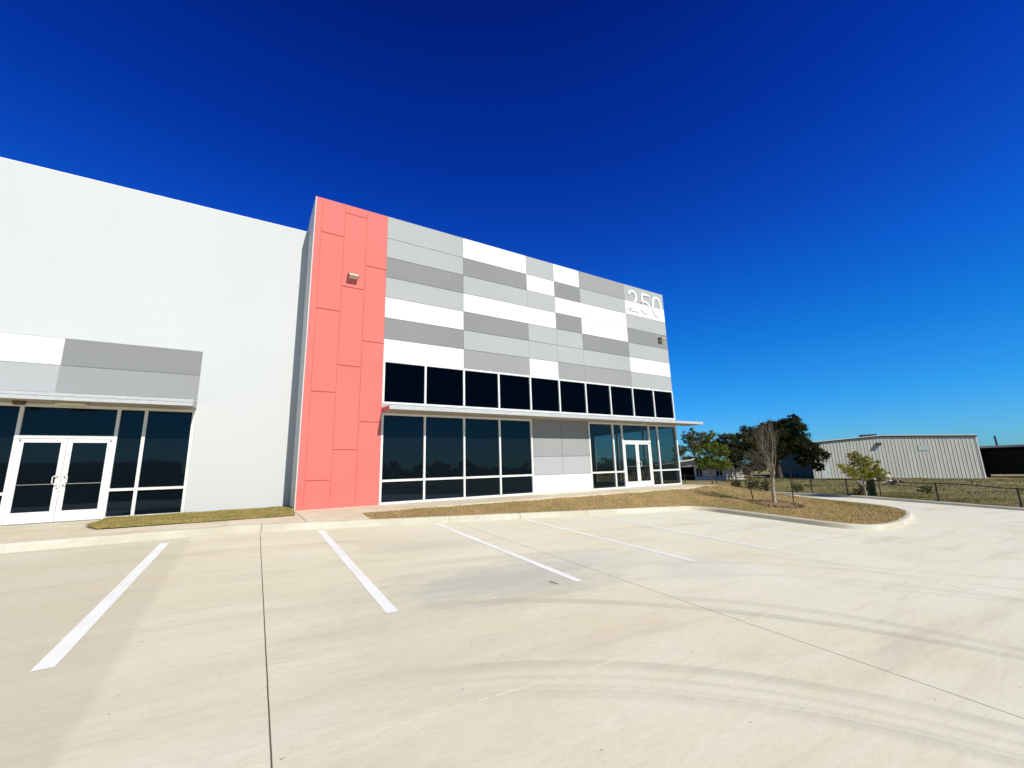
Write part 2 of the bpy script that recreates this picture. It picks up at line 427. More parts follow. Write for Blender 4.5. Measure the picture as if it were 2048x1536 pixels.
# ------------------------------------------------------------------ ground, lot, kerbs, walk
def grid_mesh(name, xs, ys, zf, mat, keep=None, parent=None, smooth=True):
    xs = np.asarray(xs, float); ys = np.asarray(ys, float)
    XX, YY = np.meshgrid(xs, ys, indexing='ij'); ZZ = zf(XX, YY)
    V = np.stack([XX, YY, ZZ], -1).reshape(-1, 3)
    ny = len(ys)
    I, J = np.meshgrid(np.arange(len(xs)-1), np.arange(ny-1), indexing='ij')
    a = (I*ny+J).ravel(); F = np.stack([a, a+ny, a+ny+1, a+1], -1)
    if keep is not None:
        cx = V[F][:, :, 0].mean(1); cy = V[F][:, :, 1].mean(1)
        F = F[keep(cx, cy)]
        used = np.unique(F); mp = -np.ones(len(V), int); mp[used] = np.arange(len(used)); V = V[used]; F = mp[F]
    return np_mesh(name, V, F, mat, parent, smooth)

def inside(poly):
    P = np.array(poly)
    def f(x, y):
        c = np.zeros(np.shape(x), bool); n = len(P); j = n-1
        for i in range(n):
            xi, yi = P[i]; xj, yj = P[j]
            with np.errstate(divide='ignore', invalid='ignore'):
                c ^= ((yi > y) != (yj > y)) & (x < (xj-xi)*(y-yi)/(yj-yi+1e-12)+xi)
            j = i
        return c
    return f

def ground_z(x, y):
    inside_lot = np.where(y > 11, np.minimum(lot_z(x, y), -.3), lot_z(x, y)) - .35
    return np.where(x > 34.1, field_z(x, y), inside_lot)

gx = np.concatenate([[-4000, -1500, -500, -150, -60, -30, 0, 20, 33.9, 34.13], np.arange(34.8, 60, 1.3), np.arange(61, 130, 3.5), [150, 200, 300, 500, 900, 1800, 4000]])
gy = np.concatenate([[-4000, -1500, -500, -150, -60, -30], np.arange(-20, 60, 1.6), np.arange(60, 120, 5), [150, 220, 350, 700, 1500, 4000]])
tag(grid_mesh('ground', gx, gy, ground_z, M['field']), kind='structure')

lx = np.concatenate([np.arange(-45, -1, 4.0), [-.2, 0], np.arange(1, 34.01, 1.5), [34.02]])
ly = np.concatenate([np.arange(-45, -14, 4), np.arange(-14, 10.5, 1.5), [10.93, 12], np.arange(13.5, 62, 4)])
lot_keep = lambda x, y: (y < 10.93) | (x > 25.5)
lx = np.unique(np.concatenate([lx, [25.5, 15.2]]))
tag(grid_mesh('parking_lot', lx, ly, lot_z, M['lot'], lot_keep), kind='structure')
# the sliver of pavement between the lot edge and the curved island nose is covered by the kerb and the lawn

def chaikin(p, n=2, closed=False):
    p = [np.array(q, float) for q in p]
    for _ in range(n):
        q = [p[0]]
        for a, b in zip(p[:-1], p[1:]):
            q += [a*.75+b*.25, a*.25+b*.75]
        q.append(p[-1]); p = q
    return np.array(p)

def kerb_strip(name, path, side, label=None, h=.15):
    """side=+1: the raised ground lies to the left of the path"""
    path = np.array(path); n = len(path)
    prof = [(.035, -.06), (.03, .0), (.012, h-.035), (-.005, h-.012), (-.03, h), (-.15, h), (-.152, -.06)]
    V = []; F = []
    for k in range(n):
        t = path[min(k+1, n-1)]-path[max(k-1, 0)]; t /= np.linalg.norm(t)
        nrm = np.array([-t[1], t[0]])*side
        z = float(lot_z(path[k][0], path[k][1]))
        for (o, dz) in prof:
            q = path[k]-nrm*o
            V.append((q[0], q[1], z+dz))
    m = len(prof)
    for k in range(n-1):
        for j in range(m-1):
            F.append((k*m+j, k*m+j+1, (k+1)*m+j+1, (k+1)*m+j))
    F.append(tuple(range(m))); F.append(tuple((n-1)*m+j for j in range(m)))
    o = np_mesh(name, V, F, M['kerb'])
    return tag(o, kind='structure')

arc = [(14.45+.85*math.sin(a), 10.05+.85*math.cos(a)) for a in np.linspace(0, math.pi/2, 9)]
NOSE = chaikin([(15.3, 9.6), (15.3, 7.4), (15.32, 6.5), (15.55, 5.85), (16.1, 5.5), (17.2, 5.45), (18.8, 5.65), (20.9, 6.05), (23, 6.6), (24.7, 7.25), (25.9, 8.1), (26.7, 9.4), (27.0, 11.2), (27, 14)], 3)
front = [(x, 10.9) for x in np.concatenate([np.arange(-40, 0, 4), np.arange(0, 14.2, .8)])]
back = [(27.0, y) for y in np.arange(16, 62, 3)]
kpath = np.array(front + arc + [tuple(p) for p in NOSE] + back)
kerb_strip('kerb', kpath, +1)
kerb_strip('drive_kerb', np.array([(34.0, y) for y in np.concatenate([np.arange(-40, 0, 4), np.arange(0, 24, 1), np.arange(24, 62, 4)])]), -1)

def walk_z(x, y):
    zk = np.minimum(0, lot_z(x, 10.9)+.15)-.004
    return np.where(y < 12.25, zk*np.clip((12.25-y)/1.15, 0, 1), 0.0)
class WalkB: pass
wv = MB()
def walk_rect(x0, x1, y0, y1, nx, ny):
    xs = np.linspace(x0, x1, nx+1); ys = np.linspace(y0, y1, ny+1)
    for i in range(nx):
        for j in range(ny):
            q = [(xs[i], ys[j]), (xs[i+1], ys[j]), (xs[i+1], ys[j+1]), (xs[i], ys[j+1])]
            wv.quad(*[(a, b, float(walk_z(a, b))) for a, b in q])
    for i in range(nx):
        for yy in (y0, y1):
            a = (xs[i], yy); b = (xs[i+1], yy)
            wv.quad((*a, float(walk_z(*a))), (*b, float(walk_z(*b))), (*b, -.5), (*a, -.5))
    for j in range(ny):
        for xx in (x0, x1):
            a = (xx, ys[j]); b = (xx, ys[j+1])
            wv.quad((*a, float(walk_z(*a))), (*b, float(walk_z(*b))), (*b, -.5), (*a, -.5))
walk_rect(-40, 0, 11.05, 12.25, 4, 3); walk_rect(0, 2.75, 11.05, 12.25, 6, 4)
walk_rect(-40, 19.0, 12.25, 14.236, 10, 1); walk_rect(-40, 1.334, 14.236, 15.7, 3, 1)
tag(wv.build('sidewalk', M['walk'], recalc=False), kind='structure')

# lawn on the bank and the island
CP = [(x, 12.3, -.03) for x in np.arange(2.5, 19, 1.5)] + [(18.9, 13.2, -.04), (19.05, 14.2, .0), (19.2, 16, -.08), (19.4, 20, -.3), (19.4, 26, -.45), (19.4, 33, -.5), (19.4, 40, -.5)]
for p in kpath:
    if p[0] > 2.0 and p[1] < 44:
        CP.append((p[0], p[1]+.15, float(lot_z(*p))+.125) if p[1] > 10.5 and p[0] < 15 else (p[0]+(.12 if p[1] > 7 and p[0] < 16 else -.05), p[1]+(.12 if p[1] < 8 else 0), float(lot_z(*p))+.125))
CP += [(17.1, 11.7, -.25), (17.3, 10.4, -.42), (17.5, 9.04, -.60), (19, 9.3, -.6), (18, 10.1, -.52), (16.4, 9.0, -.62), (18.0, 12.26, -.012), (19.1, 12.3, .0), (19.15, 13.2, .0), (19.6, 12.5, -.04), (19.7, 13.4, -.03), (20.2, 13.4, -.11), (20.2, 12.3, -.16), (21.2, 13.9, -.2), (20.2, 15, -.12), (22.5, 12.3, -.5), (24.5, 12.5, -.78), (23, 16, -.5), (21, 7.8, -.9), (18, 7.2, -.84)]
CP = np.array(CP); CP = CP[np.unique(np.round(CP[:, :2], 2), axis=0, return_index=True)[1]]
def tps_fit(P, lam=.02):
    n = len(P); d = np.hypot(P[:, None, 0]-P[None, :, 0], P[:, None, 1]-P[None, :, 1])
    K = np.where(d > 0, d**2*np.log(d+1e-12), 0)+np.eye(n)*lam
    Q = np.c_[np.ones(n), P[:, :2]]
    A = np.block([[K, Q], [Q.T, np.zeros((3, 3))]])
    return np.linalg.solve(A, np.r_[P[:, 2], 0, 0, 0])
TW = tps_fit(CP)
def lawn_z(x, y):
    x = np.asarray(x, float); y = np.asarray(y, float)
    d = np.hypot(x[..., None]-CP[:, 0], y[..., None]-CP[:, 1])
    z = (np.where(d > 0, d**2*np.log(d+1e-12), 0)*TW[:-3]).sum(-1)+TW[-3]+TW[-2]*x+TW[-1]*y
    return z + .012*np.sin(x*3.1+y*1.3)*np.sin(y*2.7-x*.7)
lawn_poly = [(2.7, 11.0), (14.3, 11.0)] + [(14.45+.95*math.sin(a), 10.05+.95*math.cos(a)) for a in np.linspace(0, math.pi/2, 6)] + \
            [(p[0]+.1 if p[0] < 16 else p[0]-.05, p[1]+.09 if p[0] < 25.5 else p[1]) for p in NOSE] + [(26.93, 40), (19.05, 40), (19.05, 14.2), (18.95, 14.2), (18.95, 12.32), (2.7, 12.32)]
LIN = inside(lawn_poly)
tag(grid_mesh('lawn', np.arange(2.64, 27.1, .09), np.concatenate([np.arange(5.4, 20, .09), np.arange(20, 40.1, .7)]), lawn_z, M['lawn'], LIN), kind='structure')
plant_poly = [(-2.98, 15.69), (-2.92, 13.5), (-2.55, 12.62), (1.2, 12.45), (1.32, 14.3), (1.32, 15.69)]
PIN = inside(plant_poly)
def plant_z(x, y):
    return .012 + .035*np.clip((y-12.45)/.5, 0, 1) + .01*np.sin(x*5)*np.sin(y*4)
tag(grid_mesh('planter_lawn', np.arange(-3.0, 1.35, .06), np.arange(12.4, 15.69, .06), plant_z, M['lgreen'], PIN), kind='structure')

def blades(name, pts, z, h, w, mat, lean=.6, jitter=.5):
    n = len(pts)
    ang = RNG.uniform(0, 2*math.pi, n); hh = h*RNG.uniform(1-jitter, 1+jitter, n); ww = w*RNG.uniform(.6, 1.4, n)
    la = RNG.uniform(0, 2*math.pi, n); ll = hh*lean*RNG.uniform(.1, 1, n)
    bx = np.cos(ang)*ww; by = np.sin(ang)*ww
    A = np.stack([pts[:, 0]-bx, pts[:, 1]-by, z-.01], -1); B = np.stack([pts[:, 0]+bx, pts[:, 1]+by, z-.01], -1)
    T = np.stack([pts[:, 0]+np.cos(la)*ll, pts[:, 1]+np.sin(la)*ll, z+hh], -1)
    V = np.stack([A, B, T], 1).reshape(-1, 3); F = np.arange(3*n).reshape(-1, 3)
    return tag(np_mesh(name, V, F, mat), kind='stuff')

def scatter(n, x0, x1, y0, y1, keep):
    p = np.stack([RNG.uniform(x0, x1, n), RNG.uniform(y0, y1, n)], -1)
    return p[keep(p[:, 0], p[:, 1])]
notmulch = lambda x, y: LIN(x, y) & ~((np.hypot(x-17.6, y-9.1) < .95) & (RNG.uniform(0, 1, len(x)) < .85))
p = scatter(150000, 2.8, 26.9, 5.5, 18, notmulch)
tag(blades('lawn_grass', p, lawn_z(p[:, 0], p[:, 1]), .035, .011, M['blade'], 1.2), 'short dormant tan turf on the bank and island', 'grass')
p = scatter(16000, -3, 1.32, 12.45, 15.68, PIN)
tag(blades('planter_grass', p, plant_z(p[:, 0], p[:, 1]), .024, .008, M['lgreen'], .9), 'olive turf in the narrow bed below the white wall', 'grass')

# mulch ring round the young bare tree
mm = MB(); N = 28
ring = [(17.6+(.95+.12*math.sin(k*2.7))*math.cos(2*math.pi*k/N), 9.1+(.85+.1*math.sin(k*1.9))*math.sin(2*math.pi*k/N)) for k in range(N)]
rin = [(17.55+.4*(x-17.6)/.95, 9.05+.4*(y-9.1)/.95) for x, y in ring]
for k in range(N):
    l = (k+1) % N
    mm.quad(*[(x, y, float(lawn_z(x, y))+dz) for (x, y), dz in ((ring[k], .012), (ring[l], .012), (rin[l], .05), (rin[k], .05))])
mm.quad(*[(x, y, float(lawn_z(x, y))+.05) for x, y in rin])
tag(mm.build('mulch_bed', M['mulch'], smooth=True, recalc=False), kind='structure')
p = np.stack([RNG.uniform(16.5, 18.8, 1500), RNG.uniform(8.1, 10.1, 1500)], -1)
p = p[np.hypot(p[:, 0]-17.6, p[:, 1]-9.1) < 1.0]
blades('mulch_chips', p, lawn_z(p[:, 0], p[:, 1])+.03, .02, .03, M['mulch'], 2.0)

# rough field beyond the fence
def near_bias(n):
    u = RNG.uniform(0, 1, n)
    x = 34.9 + (52)*u**2.2
    lo = x*.0 + (x-34.9)*.17 - 1 + 2.0; hi = 20 + (x-34.9)*.85
    return np.stack([x, lo + (hi-lo)*RNG.uniform(0, 1, n)], -1)
p = near_bias(120000)
cl = np.sin(p[:, 0]*.9+np.sin(p[:, 1]*.7)*2)*np.sin(p[:, 1]*1.1+p[:, 0]*.3)
hgt = np.where(cl > .3, .13, .055)
zf = field_z(p[:, 0], p[:, 1])
d = np.clip((p[:, 0]-35)/40, 0, 1)
def blades_var(name, pts, z, h, w, mat):
    n = len(pts); ang = RNG.uniform(0, 2*math.pi, n); hh = h*RNG.uniform(.5, 1.5, n); ww = w*RNG.uniform(.6, 1.4, n)
    la = RNG.uniform(0, 2*math.pi, n); ll = hh*.6*RNG.uniform(.1, 1, n)
    bx = np.cos(ang)*ww; by = np.sin(ang)*ww
    V = np.stack([np.stack([pts[:, 0]-bx, pts[:, 1]-by, z-.02], -1), np.stack([pts[:, 0]+bx, pts[:, 1]+by, z-.02], -1),
                  np.stack([pts[:, 0]+np.cos(la)*ll, pts[:, 1]+np.sin(la)*ll, z+hh], -1)], 1).reshape(-1, 3)
    return tag(np_mesh(name, V, np.arange(3*n).reshape(-1, 3), mat), kind='stuff')
tag(blades_var('field_grass', p, zf, hgt, .010+.030*d, M['fblade']), 'rough olive and tan grass in the field behind the fence', 'grass')

# ------------------------------------------------------------------ stall lines
LINES = [((-1.13, 10.42), (-1.22, 5.11), 'wide white stall line nearest the glass doors, leftmost on the lot'),
         ((1.56, 10.66), (1.52, 5.03), 'white stall line in front of the coral wall'),
         ((4.34, 10.70), (4.27, 5.1), 'third white stall line from the left, before the dark four bay window'),
         ((7.06, 10.62), (7.08, 5.2), 'white stall line between the third line and the two longer thin ones by the island'),
         ((9.80, 10.65), (9.76, 5.11), 'second stall line from the grass island kerb'),
         ((12.46, 10.66), (12.5, 5.15), 'last stall line, running alongside the island kerb')]
for (a, b, lab) in LINES:
    a = np.array(a); b = np.array(b); mb = MB(); n = 24; w2 = .066
    L = []; Rr = []
    for k in range(n+1):
        q = a+(b-a)*k/n
        L.append((q[0]-w2-random.uniform(0, .006), q[1])); Rr.append((q[0]+w2+random.uniform(0, .006), q[1]))
    for k in range(n):
        mb.quad(*[(x, y, float(lot_z(x, y))+.004) for x, y in (L[k], Rr[k], Rr[k+1], L[k+1])])
    tag(mb.build('parking_line', M['line'], recalc=False), lab, 'stall line', 'painted stall lines on the parking lot')

# small litter
tw = MB()
tw.tube([(3.845, 5.26, float(lot_z(3.845, 5.26))+.008), (3.86, 5.19, float(lot_z(3.86, 5.19))+.012), (3.89, 5.105, float(lot_z(3.89, 5.105))+.007)], [.006, .0075, .004], 6)
tag(tw.build('fallen_stick', M['litter']), 'short brown stick lying on the concrete past the third stall line', 'stick')

# ------------------------------------------------------------------ the main building
D = 14.236; YL = 15.70
B = empty('commercial_building', (10.2, D, 0), 'long white tilt wall building with coral tower, grey patchwork panels and dark ribbon windows', 'building')
INV = Matrix.Translation((-10.2, -D, 0))
def part(mb, name, mats, parent=B, **kw):
    o = mb.build(name, mats, parent, **kw)
    o.matrix_parent_inverse = INV if parent is B else Matrix.Identity(4)
    return o
H = 10.265; X0 = 1.334; X1 = 19.0
# body (behind the facing): room left open behind the glazed entrance corner
b = MB()
b.box(X0+.012, 12.93, 14.42, 40, -.5, H-.02)
b.box(12.93, X1-.012, 14.42, 40, 3.03, H-.021)
b.box(12.93, X1-.012, 24.0, 40, -.5, 3.03)
part(b, 'wall', M['white'])
rf = MB(); rf.box(X0+.3, X1-.3, 14.7, 39.8, H-.02, H-.008); part(rf, 'roof', M['roofing'])
# side return of the tower and parapet ends
s = MB(); s.box(X0, X0+.06, D+.03, 15.9, -.5, H); part(s, 'return_wall', M['white'])
s = MB()
s.box(X1-.10, X1, D+.12, 24, 3.03, H); s.box(X1-.10, X1, 24, 40, -.3, H)
part(s, 'end_wall', M['white'])
# coral tower face: slabs with reveal grooves
r = MB(); g = .014
r.box(X0+.06, 3.765, D+.022, 14.42, -.3, H-.004)
r.box(X0+.03, 1.551, D, D+.022, -.3, H)                                       # left margin
cols = [(1.571, 2.280, [9.019, 6.305, 3.566, .833]), (2.300, 3.022, [9.952, 7.216, 4.477, 1.754]), (3.042, 3.765, [8.135, 5.393, 2.657])]
top = 10.10
for (xa, xb, zs) in cols:
    zz = [top] + zs + [.12]
    for k in range(len(zz)-1):
        r.box(xa, xb, D, D+.022, zz[k+1]+(g if k < len(zz)-2 else 0), zz[k]-(g if k else 0))
r.box(1.551, 3.765, D, D+.022, top, H); r.box(1.551, 3.765, D, D+.022, -.3, .12)
part(r, 'accent_wall', M['red'])
s = MB(); s.box(X0, X0+.03, D+.001, D+.03, -.3, H); part(s, 'corner_trim', M['white'])
# patchwork panels
PX = [3.765, 6.81, 9.86, 11.383, 12.907, 15.955, 19.0]
PZ = [10.265, 9.40, 8.645, 7.88, 7.115, 6.35, 5.58, 4.825]
PAT = ['l l d l w d w', 'w d l w d l g', 'l w l w l l w', 'w d w d l l g', 'g l w w d l g', 'l w l d l w l']
NAMES = dict(w='white', l='light grey', d='dark grey', g='mid grey')
for ci, colr in enumerate(PAT):
    for ri, k in enumerate(colr.split()):
        q = MB(); a = .004; zt = PZ[ri]-(.009 if ri else 0); zb_ = PZ[ri+1]+.009
        if ri == 6: zb_ = PZ[7]+.002
        q.box(PX[ci]+a, PX[ci+1]-a, D, D+.16, zb_, zt)
        o = part(q, 'wall_panel', M['p'+k]); o['label'] = NAMES[k]+' painted wall panel'
q = MB(); q.box(3.765, 18.995, D+.018, 14.42, 4.825, H-.003); part(q, 'panel_backing', M['pg'])
# lower panels between the windows
LZ = [2.985, 2.222, 1.478, .735, -.3]
for (xa, xb) in ((9.86, 11.362), (11.366, 12.907)):
    for k in range(4):
        q = MB(); q.box(xa+.004, xb-.004, D, D+.16, LZ[k+1]+.009, LZ[k]-(.009 if k else 0))
        o = part(q, 'wall_panel', M['p'+'dglw'[k]]); o['label'] = NAMES['dglw'[k]]+' painted wall panel'
q = MB(); q.box(9.86, 12.907, D+.018, 14.42, -.3, 2.985); part(q, 'panel_backing', M['pg'])

def ribbon(name, xs, z0, z1, fw, yf, rows=None, sill=.07, head=.075, glass=M['glass'], door=None, dep=.11, ends=None):
    """framed glazing: frame is one mesh, every pane a child; xs: mullion centres; door: (xa, xb, zt)"""
    fr = MB(); h = fw/2; e0, e1 = ends or (xs[0], xs[-1])
    fr.box(e0, e1, yf, yf+dep, z1-head, z1)
    segs = [(e0, e1)] if not door else [(e0, door[0]), (door[1], e1)]
    for a, c in segs: fr.box(a, c, yf, yf+dep, z0, z0+sill)
    for i, x in enumerate(xs):
        ww = h
        xa, xb = x-ww, x+ww
        if i == 0: xa, xb = e0, e0+fw
        if i == len(xs)-1: xa, xb = e1-fw, e1
        fr.box(xa, xb, yf-.004, yf+dep-.004, z0+sill, z1-head)
    panes = []
    for i in range(len(xs)-1):
        xa = (e0+fw) if i == 0 else xs[i]+h; xb = (e1-fw) if i == len(xs)-2 else xs[i+1]-h
        mid = .5*(xa+xb)
        if door and door[0] < mid < door[1]:
            fr.box(xa, xb, yf, yf+dep, door[2]+.005, door[2]+.085)
            panes.append((xa, xb, door[2]+.085, z1-head)); continue
        zb_ = z0+sill
        for rz in (rows or []):
            fr.box(xa, xb, yf, yf+dep, rz-.036, rz+.036)
            panes.append((xa, xb, zb_, rz-.036)); zb_ = rz+.036
        panes.append((xa, xb, zb_, z1-head))
    o = part(fr, name, M['frame'])
    for (xa, xb, za, zb_) in panes:
        p_ = MB(); p_.box(xa-.003, xb+.003, yf+.055, yf+.075, za-.003, zb_+.003)
        c = p_.build('pane', glass, o); c.matrix_parent_inverse = Matrix.Identity(4)
    return o

# upper ribbon window: ten lights
ux = [3.765+k*1.5235 for k in range(11)]
ribbon('ribbon_window', ux, 3.295, 4.82, .07, D-.006, glass=M['glass_up'], head=.07)
# void boxes behind opaque glazing
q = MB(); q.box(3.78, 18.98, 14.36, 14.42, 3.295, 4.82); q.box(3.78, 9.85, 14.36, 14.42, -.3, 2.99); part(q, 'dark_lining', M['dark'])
# band between canopy and ribbon window
q = MB(); q.box(3.765, 19.0, D+.004, 14.42, 2.99, 3.29); part(q, 'spandrel_band', M['pl'])
# four bay storefront window
ribbon('storefront_window', [3.765, 5.285, 6.81, 8.33, 9.86], 0.0, 2.985, .07, D-.006, rows=[.75], ends=(3.768, 9.857))

def hbox(parent, name, mb, mat):
    o = mb.build(name, mat, parent); o.matrix_parent_inverse = Matrix.Identity(4); return o

def double_door(xa, xb, z0, zt, yf, hinge_gap=.006, glass=M['glass']):
    """two glazed leaves with pulls, closers, push bars"""
    xm = .5*(xa+xb); stile = .105
    for s_, (a, c) in ((-1, (xa, xm-.004)), (1, (xm+.004, xb))):
        d_ = MB(); y0, y1 = yf+.012, yf+.062
        d_.box(a, a+stile, y0, y1, z0, zt); d_.box(c-stile, c, y0, y1, z0, zt)
        d_.box(a+stile, c-stile, y0+.001, y1-.001, zt-.10, zt); d_.box(a+stile, c-stile, y0+.001, y1-.001, z0, z0+.262)
        o = part(d_, 'door', M['frame'])
        p_ = MB(); p_.box(a+stile-.004, c-stile+.004, y0+.02, y0+.03, z0+.258, zt-.096)
        hbox(o, 'pane', p_, glass)
        # offset pull handle
        hx = (c-.055) if s_ < 0 else (a+.055); ox = hx+s_*.075*(1 if s_ < 0 else 1)
        hd = MB(); pts = [(hx, y0, 1.175), (hx, y0-.045, 1.175), (hx+s_*.05, y0-.075, 1.165), (hx+s_*.075, y0-.085, 1.14), (hx+s_*.075, y0-.085, 1.0), (hx+s_*.05, y0-.075, .965), (hx, y0-.045, .955), (hx, y0, .955)]
        hd.tube(pts, .013, 8); hbox(o, 'handle', hd, M['handle'])
        pb = MB(); pb.tube([(a+stile-.02, y1+.03, .965), (c-stile+.02, y1+.03, .965)], .014, 6)
        pb2 = MB(); pb2.tube([(a+stile-.01, y0+.008, .965), (c-stile+.01, y0+.008, .965)], .009, 6); hbox(o, 'push_bar', pb2, M['steel'])
        pv = MB(); px_ = a+.02 if s_ < 0 else c-.05
        pv.box(px_, px_+.03, y0-.012, y0+.001, zt-.075, zt-.02); hbox(o, 'hinge', pv, M['steel'])
        if s_ < 0:
            lk = MB(); lk.tube([(c-.045, y0-.008, .86), (c-.045, y0+.003, .86)], .02, 10); hbox(o, 'lock', lk, M['steel'])
    th = MB(); th.box(xa, xb, yf-.03, yf+.10, .0, z0-.002); part(th, 'threshold', M['steel'])

# entrance corner: see-through glazing and a bare lobby behind
ex = [12.945, 14.41, 15.005, 16.875, 17.51, 18.985]
ribbon('entrance_glazing', ex, 0.0, 2.985, .075, D-.006, rows=[.745], glass=M['glass_see'], door=(15.04, 16.84, 2.10), ends=(12.907, 18.997))
double_door(15.047, 16.833, .014, 2.10, D-.006, glass=M['glass_see'])
q = MB()
q.box(12.93, 18.96, 14.42, 24.0, -.3, -.004)
part(q, 'lobby_floor', plain('lobby_slab', (.20, .20, .19), .6, .3))
q = MB(); q.box(12.95, 13.05, 14.44, 23.98, -.004, 3.02); q.box(13.05, 18.9, 23.85, 23.98, -.004, 3.02)
q.box(13.05, 18.9, 14.44, 23.85, 2.99, 3.02)
part(q, 'lobby_wall', plain('lobby_wall_grey', (.16, .17, .18), .8, .1))
gl = MB(); yb = [14.36, 16.4, 18.4, 20.4, 22.4, 24.0]
for k, y in enumerate(yb): gl.box(18.90, 18.99, y-(.04 if k else 0), y+(.06 if k < 5 else 0), -.3, 3.03)
gl.box(18.91, 18.985, 14.42, 24, -.3, .07); gl.box(18.91, 18.985, 14.42, 24, 2.9, 3.03); gl.box(18.915, 18.98, 14.42, 24, .71, .78)
o = part(gl, 'side_glazing', M['frame'])
for k in range(5):
    p_ = MB(); p_.box(18.94, 18.96, yb[k]+.05, yb[k+1]-.03, .78, 2.9); hbox(o, 'pane', p_, M['glass_see'])
    p_ = MB(); p_.box(18.94, 18.96, yb[k]+.05, yb[k+1]-.03, .07, .71); hbox(o, 'pane', p_, M['glass_see'])
M['colm'] = plain('steel_column', (.10, .11, .13), .6, .3)
for (xa, ya) in ((16.4, 18.0), (17.9, 20.5)):
    q = MB(); q.box(xa, xa+.25, ya, ya+.25, -.004, 2.99); part(q, 'lobby_column', M['colm'])

# main canopy
cx0, cx1, cy0 = 3.772, 20.02, 13.356
c = MB(); c.prism([(cy0, 3.0), (cy0, 3.112), (D+.002, 3.15), (D+.002, 3.035)], 'x', cx0+.006, cx1)
can = part(c, 'canopy', [M['canopy']])
q = MB(); q.prism([(cy0+.03, 2.994), (D-.012, 2.994), (D-.012, 3.034), (cy0+.03, 3.001)], 'x', cx0+.01, cx1-.03); hbox(can, 'soffit', q, M['soffit'])
q = MB(); q.box(cx0+.003, cx1+.004, cy0-.012, cy0, 2.996, 3.118); hbox(can, 'fascia', q, M['canopy'])
q = MB(); q.prism([(cy0-.012, 2.996), (cy0-.012, 3.118), (D, 3.152), (D, 3.032)], 'x', cx0-.004, cx0+.003); hbox(can, 'end_cap', q, M['cap'])

# recessed left wall
q = MB(); xe0 = -6.66; xe1 = -1.362; LP0, LP1 = 3.335, 4.83
q.box(xe1, X0+.05, YL, YL+.4, -.5, 9.665); q.box(-40, -7.42, YL, YL+.4, -.5, 9.665)
q.box(-7.42, xe1, YL, YL+.4, LP1, 9.665); q.box(-7.42, xe0, YL, YL+.4, -.5, LP0)
q.box(-7.42, xe1, YL+.018, YL+.4, LP0-.04, LP1)
q.box(-40, X0, YL+.4, 40, -.5, 9.4)
part(q, 'recessed_wall', M['white'])
q = MB(); q.box(-40, X0, YL-.003, YL+.42, 9.665, 9.69); part(q, 'coping', M['pw'])
for (xa, xb, za, zb_, k) in ((-4.398, -1.362, 4.082, 4.83, 'd'), (-4.398, -1.362, 3.335, 4.082, 'g'), (-7.42, -4.398, 4.082, 4.83, 'w'), (-7.42, -4.398, 3.335, 4.082, 'l')):
    q = MB(); q.box(xa+.004, xb-.004, YL, YL+.15, za+.008, zb_-.008); o = part(q, 'wall_panel', M['p'+k]); o['label'] = NAMES[k]+' painted wall panel'
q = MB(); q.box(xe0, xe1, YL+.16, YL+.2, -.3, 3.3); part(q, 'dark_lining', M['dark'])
ribbon('entrance_glazing', [-6.60, -5.53, -4.94, -3.075, -2.49, -1.40], 0.0, 3.02, .075, YL-.004, rows=[.765], door=(-4.905, -3.11, 2.125), ends=(-6.65, -1.365))
double_door(-4.90, -3.115, .03, 2.125, YL-.004)
ly0 = 14.77
c = MB(); c.prism([(ly0, 3.02), (ly0, 3.185), (YL, 3.30), (YL, 3.055)], 'x', -9.0, -1.366)
can2 = part(c, 'canopy', [M['canopy']])
q = MB(); q.box(-9.0, -1.364, ly0-.012, ly0, 3.012, 3.115); q.box(-9.0, -1.362, ly0-.024, ly0-.001, 3.115, 3.195); hbox(can2, 'fascia', q, M['canopy'])
q = MB(); q.prism([(ly0+.03, 3.012), (YL-.006, 3.022), (YL-.006, 3.054), (ly0+.03, 3.019)], 'x', -8.98, -1.40); hbox(can2, 'soffit', q, M['soffit'])

# fixtures on the building
def wall_pack(x, z, label):
    t = empty('wall_light', (x, D, z), label, 'wall light', 'wall lights high on the facade')
    bd = MB(); bd.prism([(0.0, -.03), (0.0, .09), (-.10, .09), (-.26, .035), (-.26, -.012), (-.05, -.03)], 'x', -.155, .155); bd.build('housing', M['bronze'], t)
    for xx in (-.16, .155):
        vs_ = MB(); vs_.prism([(-.0, -.036), (0, .095), (-.10, .095), (-.265, .038), (-.265, -.018), (-.05, -.036)], 'x', xx-.006, xx+.008)
        vs_.build('end_plate', M['brown_fix'], t)
    ln = MB(); ln.box(-.12, .12, -.22, -.06, -.04, -.016); ln.build('lens', M['lens'], t)
    return t
wall_pack(2.635, 7.575, 'tan wall light on the coral wall')
wall_pack(18.43, 7.575, 'wall light on the grey panel near the right corner')

